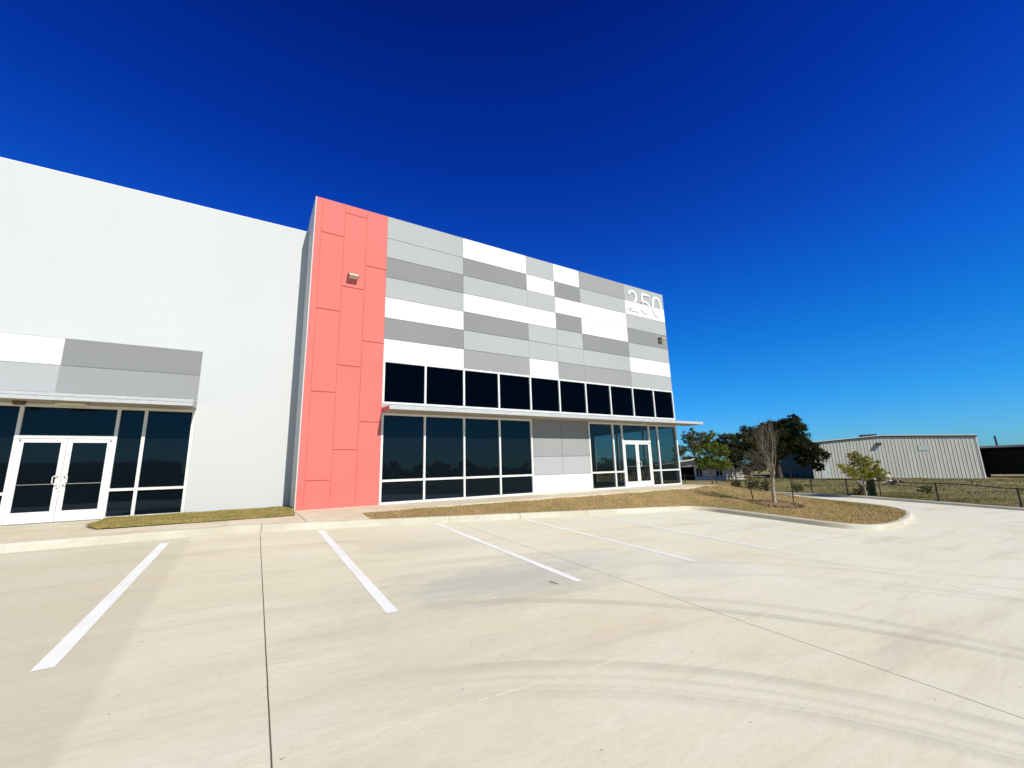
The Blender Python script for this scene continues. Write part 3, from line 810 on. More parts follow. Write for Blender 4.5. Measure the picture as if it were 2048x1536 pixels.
def soffit_light(x, y, z, L_, W_, mat, label, name='soffit_light', cat='soffit light'):
    t = empty(name, (x, y, z), label, cat)
    m_ = MB(); N = 20
    loop = []
    for k in range(N):
        a = 2*math.pi*k/N; ca, sa = math.cos(a), math.sin(a)
        loop.append((math.copysign(abs(ca)**.5, ca)*L_/2, math.copysign(abs(sa)**.5, sa)*W_/2))
    m_.prism([(p_[0], p_[1]) for p_ in loop], 'z', -.05, 0.0); m_.prism([(p_[0]*.85, p_[1]*.8) for p_ in loop], 'z', -.085, -.05)
    m_.build('diffuser', mat, t)
    q_ = MB(); q_.prism([(p_[0]*1.05, p_[1]*1.08) for p_ in loop], 'z', -.012, .0); q_.build('rim', M['brown_fix'], t)
    return t
soffit_light(-3.93, 15.2, 3.012, .62, .2, M['lens'], 'cream oblong light under the left canopy, above the double doors')
soffit_light(-4.87, 15.25, 3.012, .22, .22, M['brown_fix'], 'small round brown fixture under the left canopy', 'ceiling_fixture', 'fixture')
soffit_light(16.15, 13.9, 2.994, .26, .14, M['lens'], 'small pale light under the right canopy above the entrance')

# 250
def stroke(path, w, closed=False):
    P = np.array(path); n = len(P); out = []
    for k in range(n):
        if closed: a, b_ = P[(k-1) % n], P[(k+1) % n]
        else: a, b_ = P[max(k-1, 0)], P[min(k+1, n-1)]
        if not closed and 0 < k < n-1:
            d1 = P[k]-P[k-1]; d2 = P[k+1]-P[k]; d1 /= np.linalg.norm(d1); d2 /= np.linalg.norm(d2)
            t = d1+d2; t /= np.linalg.norm(t); c_ = max(.5, t@d1)
        else:
            t = b_-a; t = t/np.linalg.norm(t); c_ = 1
        nn = np.array([-t[1], t[0]])*w/2/c_
        out.append((P[k]+nn, P[k]-nn))
    return out
SIGN = empty('building_number', (17.54, D, 8.87), 'white raised street number 250 at the top right of the patchwork wall', 'number sign')
def digit(path, x0, closed=False, w_=.122):
    S = stroke(path, w_, closed); n = len(S); m_ = MB(); y0, y1 = -.04, -.006
    rng = range(n) if closed else range(n-1)
    for k in rng:
        l = (k+1) % n
        a, b_ = S[k]; c_, d_ = S[l]
        P3 = lambda p_, y: (x0+p_[0]-17.54, y, p_[1])
        m_.quad(P3(a, y0), P3(c_, y0), P3(d_, y0), P3(b_, y0)); m_.quad(P3(a, y1), P3(b_, y1), P3(d_, y1), P3(c_, y1))
        m_.quad(P3(a, y0), P3(a, y1), P3(c_, y1), P3(c_, y0)); m_.quad(P3(b_, y0), P3(d_, y0), P3(d_, y1), P3(b_, y1))
    if not closed:
        for k in (0, n-1):
            a, b_ = S[k]; m_.quad((x0+a[0]-17.54, y0, a[1]), (x0+b_[0]-17.54, y0, b_[1]), (x0+b_[0]-17.54, y1, b_[1]), (x0+a[0]-17.54, y1, a[1]))
    for (sx_, sz_) in ((.2, .3), (.45, .9)):
        m_.box(x0+path[0][0]-17.56, x0+path[0][0]-17.53, -.012, 0.002, path[0][1]-.02, path[0][1]+.01)
    o_ = m_.build('digit', M['digit'], SIGN, recalc=True); return o_
ar = lambda cx_, cy_, rx, ry, a0, a1, n: [(cx_+rx*math.cos(math.radians(a)), cy_+ry*math.sin(math.radians(a))) for a in np.linspace(a0, a1, n)]
two = ar(.35, .88, .275, .275, 172, -20, 16) + [(.575, .70), (.50, .575), (.38, .43), (.25, .28), (.125, .135)]
d2 = digit(two + [(.085, .0675)], 16.19)
digit([(.0, .0675), (.745, .0675)], 16.19); 
bpy.data.objects.remove(SIGN.children[1]) if False else None
five = [(.765, 1.15), (.225, 1.15), (.11, .585)] 
five2 = [(.10, .575)] + ar(.40, .40, .325, .325, 128, -155, 22)
digit(five, 17.07); digit(five2, 17.07)
digit(ar(.39, .61, .32, .545, 0, 348.75, 32), 18.0, True)
SIGN.scale = (1, 1, .955)
# join the strokes of the 2 and of the 5 into one mesh per digit
def join(objs):
    import bmesh
    bm = bmesh.new()
    for o_ in objs: bm.from_mesh(o_.data)
    bm.to_mesh(objs[0].data); bm.free()
    for o_ in objs[1:]: bpy.data.objects.remove(o_)
ch = [o_ for o_ in SIGN.children]
ch.sort(key=lambda o_: o_.name)
join(ch[0:2]); join(ch[2:4])

# ------------------------------------------------------------------ chain link fence along the drive
FX = 35.2
fence = empty('chain_link_fence', (FX, 12, float(field_z(FX, 12))), 'black chain link fence with a pipe top rail along the far kerb of the drive', 'fence')
FY = [-12.6, -9.6, -6.5, -3.5, -.5, 2.5, 5.54, 8.74, 13.25, 15.42, 18.59, 22.8, 26, 29, 32, 35, 38]
floc = lambda x, y, z: (x-FX, y-12, z-float(field_z(FX, 12)))
RH = 1.12
for y in FY:
    z0 = float(field_z(FX, y)); q = MB(); q.tube([floc(FX, y, z0-.1), floc(FX, y, z0+RH+.06)], .042, 8); q.build('post', M['post'], fence)
q = MB(); q.tube([floc(FX, y, float(field_z(FX, y))+RH) for y in np.arange(-12.6, 38.1, .9)], .032, 6, cap=True); q.build('top_rail', M['post'], fence)
V = []; F = []
ys = np.arange(-12.6, 37, .085); hh = RH-.03
for sgn in (1, -1):
    for y in ys:
        ya, yb_ = (y, y+hh) if sgn > 0 else (y+hh, y)
        za = float(field_z(FX, ya))+.02; zb_ = float(field_z(FX, yb_))+RH-.02
        i = len(V); t_ = .0022
        V += [floc(FX+.004*sgn, ya-t_, za), floc(FX+.004*sgn, ya+t_, za), floc(FX+.004*sgn, yb_+t_, zb_), floc(FX+.004*sgn, yb_-t_, zb_)]; F.append((i, i+1, i+2, i+3))
np_mesh('wire_mesh', V, F, M['post'], fence)

# ------------------------------------------------------------------ vegetation
def leaf_cloud(centers, radii, n, size, squash=1.0, shell=.55, clump=0, seed=1):
    """leaf quads spread through ellipsoid lobes, gathered in clumps so that gaps show"""
    rg = np.random.default_rng(seed); C_ = np.array(centers, float); R_ = np.array(radii, float)
    if R_.ndim == 1: R_ = np.repeat(R_[:, None], 3, 1)
    wgt = R_.prod(1)**.72; wgt /= wgt.sum()
    if clump:
        k = rg.choice(len(C_), clump, p=wgt); u = rg.normal(size=(clump, 3)); u /= np.linalg.norm(u, axis=1)[:, None]
        cc = C_[k] + u*R_[k]*(shell+(1-shell)*rg.uniform(0, 1, (clump, 1))**.6)*rg.uniform(.75, 1.08, (clump, 1))
        cr = R_[k].mean(1)*rg.uniform(.10, .26, clump)
        j = rg.integers(0, clump, n); v = rg.normal(size=(n, 3))
        P = cc[j] + v*cr[j][:, None]*.62*np.array([1, 1, .7])
    else:
        k = rg.choice(len(C_), n, p=wgt); u = rg.normal(size=(n, 3)); u /= np.linalg.norm(u, axis=1)[:, None]
        P = C_[k] + u*R_[k]*rg.uniform(shell*.3, 1, (n, 1))**.7
    a = rg.normal(size=(n, 3)); a /= np.linalg.norm(a, axis=1)[:, None]
    b_ = np.cross(a, rg.normal(size=(n, 3))); b_ /= np.linalg.norm(b_, axis=1)[:, None]
    s_ = size*rg.uniform(.55, 1.35, (n, 1))
    V = np.stack([P-a*s_, P-b_*s_*.45, P+a*s_, P+b_*s_*.45], 1).reshape(-1, 3)
    return V, np.arange(4*n).reshape(-1, 4)

def branchy(mb, p0, dirv, length, r, depth, spread, rg, up=.25, kids=(2, 3), bend=.25, tips=None, sides=5, shrink=.68):
    p0 = Vector(p0); d_ = Vector(dirv).normalized(); pts = [p0.copy()]; n = 4
    for k in range(n):
        d_ = (d_ + Vector((rg.uniform(-1, 1), rg.uniform(-1, 1), rg.uniform(-1, 1)))*bend*.35 + Vector((0, 0, up*.18))).normalized()
        pts.append(pts[-1]+d_*length/n)
    mb.tube(pts, [r*(1-.42*k/n) for k in range(n+1)], sides if r > .012 else 3, cap=False)
    if tips is not None: tips.append(pts[-1])
    if depth <= 0: return
    for k in range(rg.randint(*kids)):
        at_ = pts[rg.choice([2, 3, 4, 4])]
        nd = (d_ + Vector((rg.uniform(-1, 1), rg.uniform(-1, 1), rg.uniform(-.4, 1)))*spread).normalized()
        branchy(mb, at_, nd, length*shrink*rg.uniform(.75, 1.2), r*.58, depth-1, spread, rg, up, kids, bend, tips, sides, shrink)

def gz(x, y): return float(field_z(x, y))

def crown_tree(name, base, trunks, lobes, n, size, leaf, label, cat='tree', group=None, clump=120, bark=M['bark'], seed=3, limbs=7, trunk_r=.3, lean=(0, 0), shell=.45):
    t = empty(name, base, label, cat, group); rg = random.Random(seed)
    tm = MB()
    cs = [Vector(c_)-Vector(base) for c_, _ in lobes]
    for (dx, dy, h_) in trunks:
        tm.tube([(dx, dy, -.15), (dx*1.05+.04, dy, h_*.35), (dx*1.2+lean[0]*.5, dy+lean[1]*.5, h_*.75), (dx*1.3+lean[0], dy+lean[1], h_)], [trunk_r*1.25, trunk_r, trunk_r*.85, trunk_r*.6], 9, cap=False)
        for k in range(limbs):
            c_ = cs[k % len(cs)] + Vector((rg.uniform(-.6, .6), rg.uniform(-.6, .6), rg.uniform(-.5, .7)))*.9
            s0 = Vector((dx*1.2+lean[0]*.6, dy+lean[1]*.6, h_*rg.uniform(.6, .98)))
            mid = s0.lerp(c_, .5)+Vector((0, 0, .25))
            tm.tube([s0, mid, c_], [trunk_r*.45, trunk_r*.28, trunk_r*.1], 6, cap=False)
            for q_ in range(3):
                branchy(tm, mid.lerp(c_, rg.uniform(.2, 1)), (c_-mid)+Vector((rg.uniform(-1, 1), rg.uniform(-1, 1), rg.uniform(-.3, 1)))*1.2, (c_-mid).length*.35+.15, trunk_r*.07, 1, .8, rg)
    tm.build('trunk', bark, t, smooth=True, recalc=False)
    V, F = leaf_cloud([c_ for c_ in cs], [r_ for _, r_ in lobes], n, size, clump=clump, seed=seed, shell=shell)
    np_mesh('crown', V, F, leaf, t)
    return t

# big live oak in front of the metal building
ob = (64.7, 32.25, gz(64.7, 32.25))
crown_tree('oak_tree', ob, [(0, 0, 3.2)],
           [((65.0, 29.9, 5.6), (1.7, 1.7, 1.5)), ((63.1, 31.3, 5.2), (1.8, 1.8, 1.5)), ((61.9, 32.9, 4.4), (1.6, 1.7, 1.6)), ((64.6, 31.6, 3.4), (2.4, 2.4, 1.9)), ((66.3, 30.0, 3.6), (1.9, 1.9, 1.7)),
            ((62.2, 33.4, 2.3), (1.5, 1.6, 1.3)), ((60.9, 33.7, 4.9), (1.3, 1.4, 1.2)), ((60.7, 33.9, 3.3), (1.4, 1.4, 1.2)), ((61.6, 33.1, 1.2), (1.2, 1.3, .9)), ((67.6, 29.2, 2.5), (1.7, 1.6, 1.4)), ((68.8, 28.5, 1.6), (1.3, 1.3, 1.0)), ((67.3, 29.6, 1.0), (1.3, 1.3, 1.0)), ((69.0, 29.0, .2), (.8, .8, .8)),
            ((65.4, 29.7, 6.9), (.75, .75, .7)), ((66.5, 29.2, 5.6), (.9, .9, .8)), ((62.6, 32.4, 6.0), (.8, .8, .7))],
           78000, .115, M['oak'], 'big dark live oak in front of the ribbed metal building', clump=1050, trunk_r=.42, limbs=10, seed=5)
bb = (46.05, 28.1, gz(46.05, 28.1))
crown_tree('oak_tree', bb, [(-.4, .25, 2.0), (.12, -.1, 2.0), (.5, -.35, 1.9)],
           [((45.93, 27.97, 3.51), (1.14, 1.14, 0.99)), ((47.15, 26.98, 3.35), (1.14, 1.14, 0.99)), ((45.4, 28.35, 2.52), (0.91, 0.99, 0.91)), ((47.68, 26.3, 2.52), (0.99, 0.99, 0.99)), ((46.54, 27.52, 1.91), (1.21, 1.21, 0.91)), ((46.47, 27.44, 1.0), (0.76, 0.76, 0.68))],
           26000, .085, M['brown'], 'brownish green oak with three thin trunks beside the pale house', clump=420, trunk_r=.11, limbs=6, seed=8, bark=M['pale'])
ab = (63.1, 44.3, gz(63.1, 44.3))
crown_tree('autumn_tree', ab, [(0, 0, 4.5)],
           [((62.29, 44.41, 5.29), (1.4, 1.4, 1.24)), ((64.19, 43.18, 5.12), (1.48, 1.48, 1.15)), ((63.12, 44.0, 3.8), (1.9, 1.9, 1.32)), ((61.14, 45.48, 3.15), (1.32, 1.32, 1.07)), ((64.93, 42.85, 3.8), (1.15, 1.15, 1.15)), ((62.95, 43.92, 6.3), (0.82, 0.82, 0.66))],
           11000, .11, M['autumn'], 'sparse tree with rusty autumn leaves behind the house roof', clump=260, trunk_r=.16, limbs=8, seed=12, bark=M['twig'], shell=.2)
sb = (45.2, 25.0, gz(45.2, 25.0))
crown_tree('grey_shrub', sb, [(-.3, .2, 1.2), (.4, -.2, 1.3)], [((44.48, 25.52, 0.3), (1.04, 1.04, 0.88)), ((45.6, 24.48, 0.75), (0.96, 0.96, 0.96)), ((45.04, 25.04, 1.45), (0.88, 0.88, 0.72))],
           6500, .06, M['grey'], 'tall half bare grey shrub between the two oaks', 'shrub', clump=220, trunk_r=.05, limbs=6, seed=15, bark=M['twig'], shell=.2)

# young bare multi-stem tree on the island
def bare_tree():
    bx, by = 17.5, 9.04; bz = float(lawn_z(bx, by)); rg = random.Random(21)
    t = empty('bare_tree', (bx, by, bz), 'young bare pale barked tree with upswept twigs on the grass island', 'tree')
    tk = MB(); tk.tube([(0, 0, -.1), (.0, -.0, .12), (-.035, -.03, .55), (-.06, -.08, .95), (-.1, -.13, 1.22)], [.088, .072, .064, .066, .078], 10, cap=False)
    tk.build('trunk', M['pale'], t, smooth=True)
    cr = MB()
    for k in range(10):
        a = 2*math.pi*k/10+rg.uniform(-.25, .25); out = rg.uniform(.08, .40); top = (2.15-1.5*out)*rg.uniform(.72, 1.0)
        p0 = Vector((-.1+.03*math.cos(a), -.13+.03*math.sin(a), 1.05+rg.uniform(-.12, .15))); pts = []
        wa, wb = rg.uniform(0, 6), rg.uniform(0, 6)
        for q in range(9):
            f_ = q/8; rr = out*(f_**.75)
            pts.append(p0+Vector((math.cos(a)*rr+.05*f_**.5*math.sin(f_*9+wa), math.sin(a)*rr+.05*f_**.5*math.sin(f_*8+wb), top*f_)))
        r0 = rg.uniform(.014, .024)
        cr.tube(pts, [r0*(1-.8*q/8)+.002 for q in range(9)], 5, cap=False)
        for q in range(22):
            f_ = rg.uniform(.22, 1.0); i_ = min(7, int(f_*8)); s0 = pts[i_].lerp(pts[i_+1], f_*8-i_)
            branchy(cr, s0, (rg.uniform(-.42, .42)+.25*math.cos(a), rg.uniform(-.42, .42)+.25*math.sin(a), 1), rg.uniform(.2, .48), .0036, 1, .35, rg, up=.5, kids=(2, 4), bend=.3, shrink=.62, sides=3)
    cr.build('branches', M['twig'], t, smooth=True, recalc=False)
    V, F = leaf_cloud([(-.1, -.13, 2.0), (-.15, -.1, 2.6), (-.05, -.2, 2.9)], [(.42, .42, .5), (.42, .42, .5), (.3, .3, .35)], 900, .022, clump=150, seed=77, shell=.1)
    np_mesh('leaves', V, F, M['brown'], t)
    return t
bare_tree()

def stake(xy, top, label):
    x, y = xy; z = float(lawn_z(x, y)); t = MB()
    tp = Vector(top)-Vector((x, y, z))
    # T-post: flange and stem
    n_ = Vector((0, 0, 0))
    for (ox, oy, ex, ey) in ((-.02, -.003, .02, .003), (-.004, .003, .004, .028)):
        i = len(t.v)
        for (px, py) in ((ox, oy), (ex, oy), (ex, ey), (ox, ey)): t.v.append((px, py, -.15))
        for (px, py) in ((ox, oy), (ex, oy), (ex, ey), (ox, ey)): t.v.append((px+tp.x, py+tp.y, tp.z))
        for f in ((0,3,2,1),(4,5,6,7),(0,1,5,4),(1,2,6,5),(2,3,7,6),(3,0,4,7)): t.f.append(tuple(i+k for k in f)); t.m.append(0)
    for k in range(14):
        f_ = k/14; t.box(-.006+tp.x*f_, .006+tp.x*f_, -.012+tp.y*f_, -.002+tp.y*f_, tp.z*f_+.02, tp.z*f_+.045)
    o_ = t.build('tree_stake', M['stake']); o_.location = (x, y, z)
    tag(o_, label, 'stake', 'metal stakes beside the bare island tree')
stake((18.02, 10.15), (17.76, 10.05, .62), 'leaning rusty metal stake left of the bare island tree')
stake((19.11, 9.12), (18.90, 8.96, .66), 'straighter rusty metal stake right of the bare island tree')

# small green tree on the crest of the bank
def small_tree(name, base, top_lobes, n, size, leaf, label, trunk_h, seed, stem=M['pale'], bare=0, tr=.045, clump=60):
    t = empty(name, base, label, 'tree'); rg = random.Random(seed); tk = MB()
    tk.tube([(0, 0, -.3), (.02, 0, trunk_h*.5), (-.01, .02, trunk_h), (-.03, .03, trunk_h*1.5), (-.05, .04, trunk_h*2.1)], [tr*1.2, tr, tr*.9, tr*.6, tr*.25], 8, cap=False)
    cs = [Vector(c_)-Vector(base) for c_, _ in top_lobes]
    for k in range(16):
        c_ = cs[k % len(cs)]; s0 = Vector((-.01, .02, trunk_h*rg.uniform(.85, 1.5)))
        branchy(tk, s0, (c_-s0)+Vector((rg.uniform(-.3, .3), rg.uniform(-.3, .3), rg.uniform(-.1, .2))), (c_-s0).length*.8, tr*.25, 1, .5, rg, up=.05, shrink=.4)
    tk.build('trunk', stem, t, smooth=True, recalc=False)
    if bare:
        bt = MB()
        for (dx, dy, dz, L_) in bare:
            branchy(bt, (0, 0, trunk_h*.95), (dx, dy, dz), L_*.62, .012, 3, .42, rg, up=.3, kids=(3, 4), bend=.2, shrink=.6)
        bt.build('bare_twigs', M['twig'], t, smooth=True, recalc=False)
    V, F = leaf_cloud(cs, [r_ for _, r_ in top_lobes], n, size, clump=clump, seed=seed, shell=.25)
    np_mesh('crown', V, F, leaf, t); return t
gb = (21.2, 14.0, float(lawn_z(21.2, 14.0)))
small_tree('young_tree', gb, [((21.05, 13.85, 1.2), (.55, .55, .5)), ((21.4, 13.5, .95), (.55, .55, .42)), ((20.7, 14.1, 1.05), (.5, .5, .42)), ((21.0, 13.7, 1.9), (.45, .45, .45)), ((20.95, 13.6, 2.45), (.28, .28, .42)), ((21.5, 13.4, 1.6), (.35, .35, .35)), ((20.6, 14.1, 1.6), (.35, .35, .35))],
           15000, .036, M['green'], 'small bushy green tree on the crest by the building corner', .6, 31, clump=420, tr=.03)
yb_ = (34.62, 12.05, gz(35.2, 12.05)-.05)
small_tree('yellow_tree', yb_, [((34.3, 11.75, .0), (.5, .5, .35)), ((34.9, 11.35, .1), (.6, .6, .4)), ((33.7, 12.1, .15), (.65, .65, .4)), ((33.1, 12.5, .5), (.45, .45, .3)), ((34.2, 11.8, .75), (.6, .6, .5)), ((33.8, 12.0, 1.15), (.4, .4, .4)), ((34.9, 11.3, .6), (.35, .35, .4))],
           12000, .045, M['yellow'], 'small lopsided tree with yellowing leaves standing at the fence', .95, 44, stem=M['pale'], tr=.045, clump=330,
           bare=[(-.45, .3, 1.2, 1.7), (.15, -.1, 1.3, 1.7), (.5, -.4, 1.1, 1.5), (-.1, .1, 1.4, 1.9), (.35, -.3, 1.35, 1.6), (-.6, .45, 1.0, 1.5)])

# dark green mesh screen between two posts beside the yellow tree
sc_ = empty('mesh_screen', (36.1, 11.9, gz(36.1, 11.9)), 'dark green mesh screen held between thin black posts next to the yellowing tree', 'screen')
for (dx, dy) in ((-.10, .48), (.0, .08), (.06, -.14)):
    q = MB(); q.tube([(dx, dy, -.1), (dx, dy, 1.2)], .03, 8); q.build('post', M['post'], sc_)
q = MB(); q.box(-.05, -.03, .1, .46, .02, 1.1); q.build('panel', M['screen'], sc_)

# weeds and shrubs along the fence
def weed(x, y, h_, r_, label, seed, mat=M['weed']):
    z = gz(x, y); rg = random.Random(seed); t = empty('weed_shrub', (x, y, z), label, 'shrub', 'weedy shrubs behind the fence'); tk = MB()
    for k in range(9):
        a = rg.uniform(0, 6.28); branchy(tk, (0, 0, -.05), (math.cos(a)*.7, math.sin(a)*.7, 1), h_*.7, .012, 1, .6, rg)
    tk.build('stems', M['grey'], t, recalc=False)
    V, F = leaf_cloud([(0, 0, h_*.5), (r_*.5, -.2*r_, h_*.4), (-r_*.45, .3*r_, h_*.4)], [(r_*.75, r_*.75, h_*.5)]*3, 800, .055, clump=34, seed=seed, shell=.2)
    np_mesh('foliage', V, F, mat, t)
weed(36.6, 17.0, .85, .7, 'dark green weedy shrub behind the fence, right of the bare island tree', 51)
weed(36.4, 19.3, .95, .6, 'olive shrub behind the fence, just left of the bare island tree', 52, M['brown'])
weed(37.0, 20.6, 1.1, .6, 'brown green shrub behind the fence below the grey shrub', 53, M['brown'])
weed(36.6, 21.9, 1.0, .5, 'leftmost weedy shrub behind the fence, below the small green tree', 54, M['brown'])
weed(36.3, 12.9, .8, .5, 'dark weedy clump behind the fence, left of the yellowing tree trunk', 55)
weed(44.5, 11.6, .7, .6, 'low dark green bush in the open field right of the debris', 56)

# ------------------------------------------------------------------ metal building
def metal_building():
    Rb = np.array([87.4, 16.38]); Lb = np.array([76.21, 32.78]); Wd = np.linalg.norm(Rb-Lb)
    ax = (Rb-Lb)/Wd; ang = math.atan2(ax[1], ax[0]); zL = -1.95
    t = empty('metal_building', (Lb[0], Lb[1], zL), 'low grey ribbed metal building with a white roof edge beyond the field', 'building', rz=ang)
    # local: x along the front wall 0..Wd, y into the building, z up
    eR = 5.62+.15; eL = 5.70; zR = 6.30; xr = Wd*.47; Dp = 30
    top = lambda x: eL+(zR-eL)*x/xr if x < xr else zR+(eR-zR)*(x-xr)/(Wd-xr)
    w_ = MB(); st = .42; x = 0; zb0 = -.5
    while x < Wd-.01:
        xs_ = [x, min(x+.17, Wd), min(x+.20, Wd), min(x+.225, Wd), min(x+.255, Wd), min(x+st, Wd)]
        # flat, rib, flat
        pr = [(xs_[0], 0), (xs_[1]+.08, 0), (xs_[1]+.105, -.036), (xs_[1]+.165, -.036), (xs_[1]+.19, 0), (min(x+st, Wd), 0)]
        pr = [(min(a, Wd), b_) for a, b_ in pr]
        for (a, ya), (c_, yc) in zip(pr[:-1], pr[1:]):
            if c_-a > 1e-4: w_.quad((a, ya, zb0), (c_, yc, zb0), (c_, yc, top(c_)-.06), (a, ya, top(a)-.06))
        x += st
    # left side wall, tree shade painted into its near black steel
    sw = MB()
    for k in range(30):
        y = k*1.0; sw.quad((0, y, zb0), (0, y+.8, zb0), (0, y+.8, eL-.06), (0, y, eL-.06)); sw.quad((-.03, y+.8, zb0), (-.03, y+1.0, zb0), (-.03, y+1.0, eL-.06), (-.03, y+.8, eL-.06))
    w_.quad((Wd, 0, zb0), (Wd, Dp, zb0), (Wd, Dp, eR-.06), (Wd, 0, eR-.06)); w_.quad((0, Dp, zb0), (Wd, Dp, zb0), (Wd, Dp, eR-.06), (0, Dp, eL-.06))
    w_.build('wall', M['ribbed'], t, recalc=False)
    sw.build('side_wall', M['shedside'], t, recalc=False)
    r_ = MB()
    r_.prism([(-.15, eL-.01), (xr, zR), (Wd+.15, eR-.01), (Wd+.15, eR+.09), (xr, zR+.10), (-.15, eL+.09)], 'y', -.22, Dp+.1)
    r_.build('roof', M['trim'], t)
    q = MB(); q.prism([(-.1, eL-.16), (xr, zR-.15), (Wd+.1, eR-.16), (Wd+.1, eR-.012), (xr, zR-.002), (-.1, eL-.012)], 'y', -.17, -.05); q.build('eave_shadow', M['darkmetal_shade'], t)  # dark strip modelled in place of the roof edge's shadow line
    q = MB(); q.box(Wd-.10, Wd+.05, -.07, .02, zb0, eR-.17); q.build('corner_trim', M['trim'], t)
    # roof vents near the ridge
    for xx in (xr-1.9, xr-.9):
        q = MB(); q.box(xx, xx+.85, 1.5, 3, zR-.05, zR+.36); q.build('roof_vent', M['darkmetal_shade'], t)
    q = MB(); q.box(1.05, 2.15, -.06, .02, 0, 2.15); d_ = q.build('door', M['bluewhite'], t)
    h_ = MB(); h_.box(2.0, 2.06, -.12, -.055, 1.0, 1.08); h_.build('handle', M['post'], d_)
    q = MB(); q.box(13.3, 14.5, -.058, -.046, 3.9, 4.7); q.build('translucent_panel', M['fibre'], t)
    q = MB(); q.prism([(-.05, 5.0), (-.05, 5.3), (-.2, 5.27), (-.5, 5.0), (-.46, 4.93)], 'x', 8.5, 9.1); q.build('vent_hood', M['darkmetal_shade'], t)
metal_building()

# ------------------------------------------------------------------ open shed at the right edge
def shed():
    t = empty('open_shed', (95.6, 15.9, -2.4), 'dark open fronted metal shed right of the ribbed building', 'shed', rz=math.radians(-94))
    L_ = 26; hh_ = 4.45
    q = MB(); q.box(-4, L_, .2, 9.3, -.6, -.02); q.build('floor', M['dark'], t)  # black slab holds the shed's ground shadow in its colour
    q = MB(); q.box(-4, L_, 9.0, 9.15, .3, hh_-.2); q.build('back_wall', M['shed'], t)
    for z in (2.2, 3.5):
        q = MB(); q.box(-4, L_, 8.85, 8.99, z, z+.2); q.build('girt', M['post'], t)
    for x in (-3.8, 6.6, 12, 18, 24):
        q = MB(); q.box(x-.15, x+.15, 1.0, 1.3, -1.0, hh_-.2); q.build('post', M['shed'], t)
    for x in (-3.8, 6.6, 12, 18, 24):
        q = MB(); q.box(x-.12, x+.12, 8.6, 8.84, -1.0, hh_-.2); q.build('post', M['shed'], t)
    q = MB(); q.prism([(-.4, hh_+.1), (9.6, hh_-.35), (9.6, hh_-.2), (-.4, hh_+.3)], 'x', -4.4, L_+.4); q.build('roof', M['shed'], t)
    q = MB(); q.box(-4.4, L_+.4, -.44, -.405, hh_+.05, hh_+.34); q.build('fascia', M['shedfas'], t)
    q = MB(); q.box(-4.1, -3.95, .5, 9.2, -1, hh_-.2); q.build('end_wall', M['shed'], t)
shed()
t = empty('utility_pole', (113.5, 18.9, -2.6), 'thin leaning dark pole rising behind the open shed', 'pole')
q = MB(); q.tube([(0, 0, -.5), (-.15, .0, 4), (-.25, .02, 7.0)], [.16, .15, .13], 8); q.build('shaft', M['darkmetal_shade'], t)
t = empty('far_shed', (128, 8, -3.0), 'second dark roof edge showing above the open shed', 'shed', rz=math.radians(-33))
q = MB(); q.box(0, 22, 0, 12, -1, 5.6); q.build('wall', M['shed'], t)
q = MB(); q.prism([(-.5, 5.6), (12.5, 5.6), (12.5, 5.8), (-.5, 5.95)], 'x', -.5, 22.5); q.build('roof', M['shedfas'], t)

# ------------------------------------------------------------------ rubble
def rubble():
    bx, by = 54.8, 17.7; t = empty('rubble_pile', (bx, by, gz(bx, by)), 'pile of broken pale concrete slabs lying in the field', 'rubble'); rg = random.Random(4)
    for k in range(26):
        a = rg.uniform(-2.2, 2.2); px = a*.62+rg.uniform(-.5, .5); py = -a*.5*1.0+rg.uniform(-.5, .5); top_ = max(0, .85-abs(a-.2)*.33)
        s_ = rg.uniform(.25, .62); m_ = MB(); n_ = rg.choice([4, 5, 5, 6]); loop = [(s_*rg.uniform(.6, 1.1)*math.cos(2*math.pi*i/n_), s_*rg.uniform(.5, 1.0)*math.sin(2*math.pi*i/n_)) for i in range(n_)]
        m_.prism(loop, 'z', -.07, .08)
        o_ = m_.build('slab', M['rub1'] if rg.random() < .68 else M['rub2'], t)
        o_.location = (px, py, rg.uniform(.1, .2)+top_*rg.uniform(.3, 1.15)); o_.rotation_euler = (rg.uniform(-.8, .8), rg.uniform(-.8, .8), rg.uniform(0, 6))
rubble()

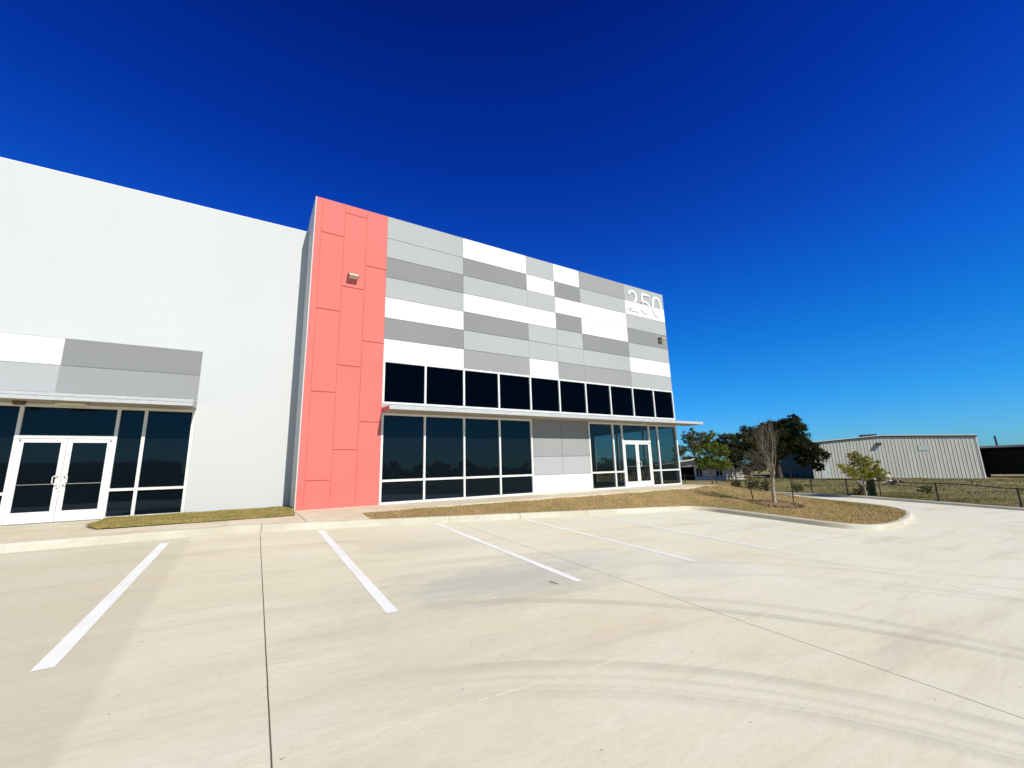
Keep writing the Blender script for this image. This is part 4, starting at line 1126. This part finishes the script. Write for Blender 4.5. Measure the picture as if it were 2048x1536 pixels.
# ------------------------------------------------------------------ pale house behind the bank
def house():
    # front wall faces the camera; local x runs to the right along it
    A = np.array([45.1, 32.2]); Bp = np.array([48.2, 27.86]); ax = (Bp-A)/np.linalg.norm(Bp-A); ang = math.atan2(ax[1], ax[0]); L_ = 8.4
    t = empty('house', (A[0], A[1], -.88), 'low pale house with a dark carport, seen behind the small green tree', 'house', rz=ang)
    t.scale = (.64, .745, .745)
    q = MB()
    q.box(.35, L_, 0, 6, -.3, 2.35); q.box(-6, .35, 5.6, 6, -.3, 2.35)
    q.build('wall', M['house'], t)
    q = MB(); q.box(-6, .35, 1.0, 5.58, -.2, .02); q.build('carport_shade_floor', M['dark'], t)  # floor and back are blackened to paint in the carport's shade
    q = MB(); q.box(-6, .33, 5.5, 5.58, .0, 2.3); q.build('carport_shade_back', M['dark'], t)
    q = MB(); q.box(.34, L_+.02, -.12, 0, -.3, .16); q.build('plinth', M['trim'], t)
    for (xa, xb, za, zb) in ((.7, 1.65, .42, 1.78), (3.95, 5.0, .6, 1.45)):
        q = MB()
        for (a, b_, c_, d_) in ((xa-.08, xa, za-.08, zb+.08), (xb, xb+.08, za-.08, zb+.08), (xa, xb, za-.08, za), (xa, xb, zb, zb+.08), ((xa+xb)/2-.04, (xa+xb)/2+.04, za, zb)): q.box(a, b_, -.06, .02, c_, d_)
        f_ = q.build('window', M['trim'], t); q = MB(); q.box(xa, xb, -.02, .004, za, zb); g_ = q.build('pane', M['glass'], f_)
    # low gable roof with a thick white edge
    rp = [(-6.4, 2.35), (.15, 3.05), (.75, 3.22), (1.4, 3.12), (L_+.7, 2.35), (L_+.7, 2.5), (1.5, 3.30), (.75, 3.42), (0, 3.24), (-6.4, 2.55)]
    q = MB(); q.prism(rp, 'y', -1.0, 6.6); q.build('roof', M['houseroof'], t)
    q = MB(); q.prism([(-6.2, 2.05), (L_+.3, 2.05), (L_+.3, 2.33), (1.4, 3.06), (.75, 3.16), (.15, 3.0), (-6.2, 2.33)], 'y', -.55, -.02); q.build('gable', M['housegrey'], t)
    q = MB(); q.box(.3, 2.5, -1.05, -.56, 2.12, 2.36); q.build('porch_edge', M['trim'], t)
    for x in (6.3, 7.0):
        q = MB(); q.box(x, x+.16, -.75, -.6, -.3, 2.1); q.build('porch_post', M['trim'], t)
house()

# far trees closing the horizon, and the scenery across the street that the dark glass mirrors
def tree_belt(name, p0, p1, h_, n, leaf, label, seed, dep=6, size=.8, zb=-2.4):
    rg = np.random.default_rng(seed); a = np.array(p0); b_ = np.array(p1); L_ = np.linalg.norm(b_-a); k = max(6, int(L_/7)); cs = []; rs = []
    for i in range(k):
        q = a+(b_-a)*(i+rg.uniform(.1, .9))/k; hh_ = h_*rg.uniform(.55, 1.15)
        cs.append((q[0], q[1]+rg.uniform(-dep, dep)*.3, zb+hh_*.5)); rs.append((rg.uniform(4, 7), rg.uniform(3, 5), hh_*.5))
    V, F = leaf_cloud(cs, rs, n, size, clump=k*30, seed=seed, shell=.3)
    return tag(np_mesh(name, V, F, leaf), label, 'trees', kind='stuff')
tree_belt('far_woodland', (70, 135), (150, 95), 7, 7000, M['brown'], 'far belt of brown green trees along the horizon', 71)
tree_belt('far_woodland', (150, 95), (190, 50), 4, 4000, M['brown'], 'far belt of low trees behind the metal sheds', 72)
tree_belt('woodland', (-160, -130), (160, -150), 8.5, 16000, M['oak'], 'dark belt of trees across the street, mirrored in the windows', 73, size=1.2, zb=-4.0)
t = empty('street_warehouse', (-24, -58, -3), 'dark warehouse across the street, mirrored in the door glass', 'building')
q = MB(); q.box(-14, 14, -12, 0, 0, 6.6); q.box(14.01, 26, -11, -1, 0, 5.0); q.build('wall', M['shed'], t)
q = MB(); q.box(-14.2, 14.2, -12.2, .2, 6.6, 6.9); q.build('roof', M['shedfas'], t)
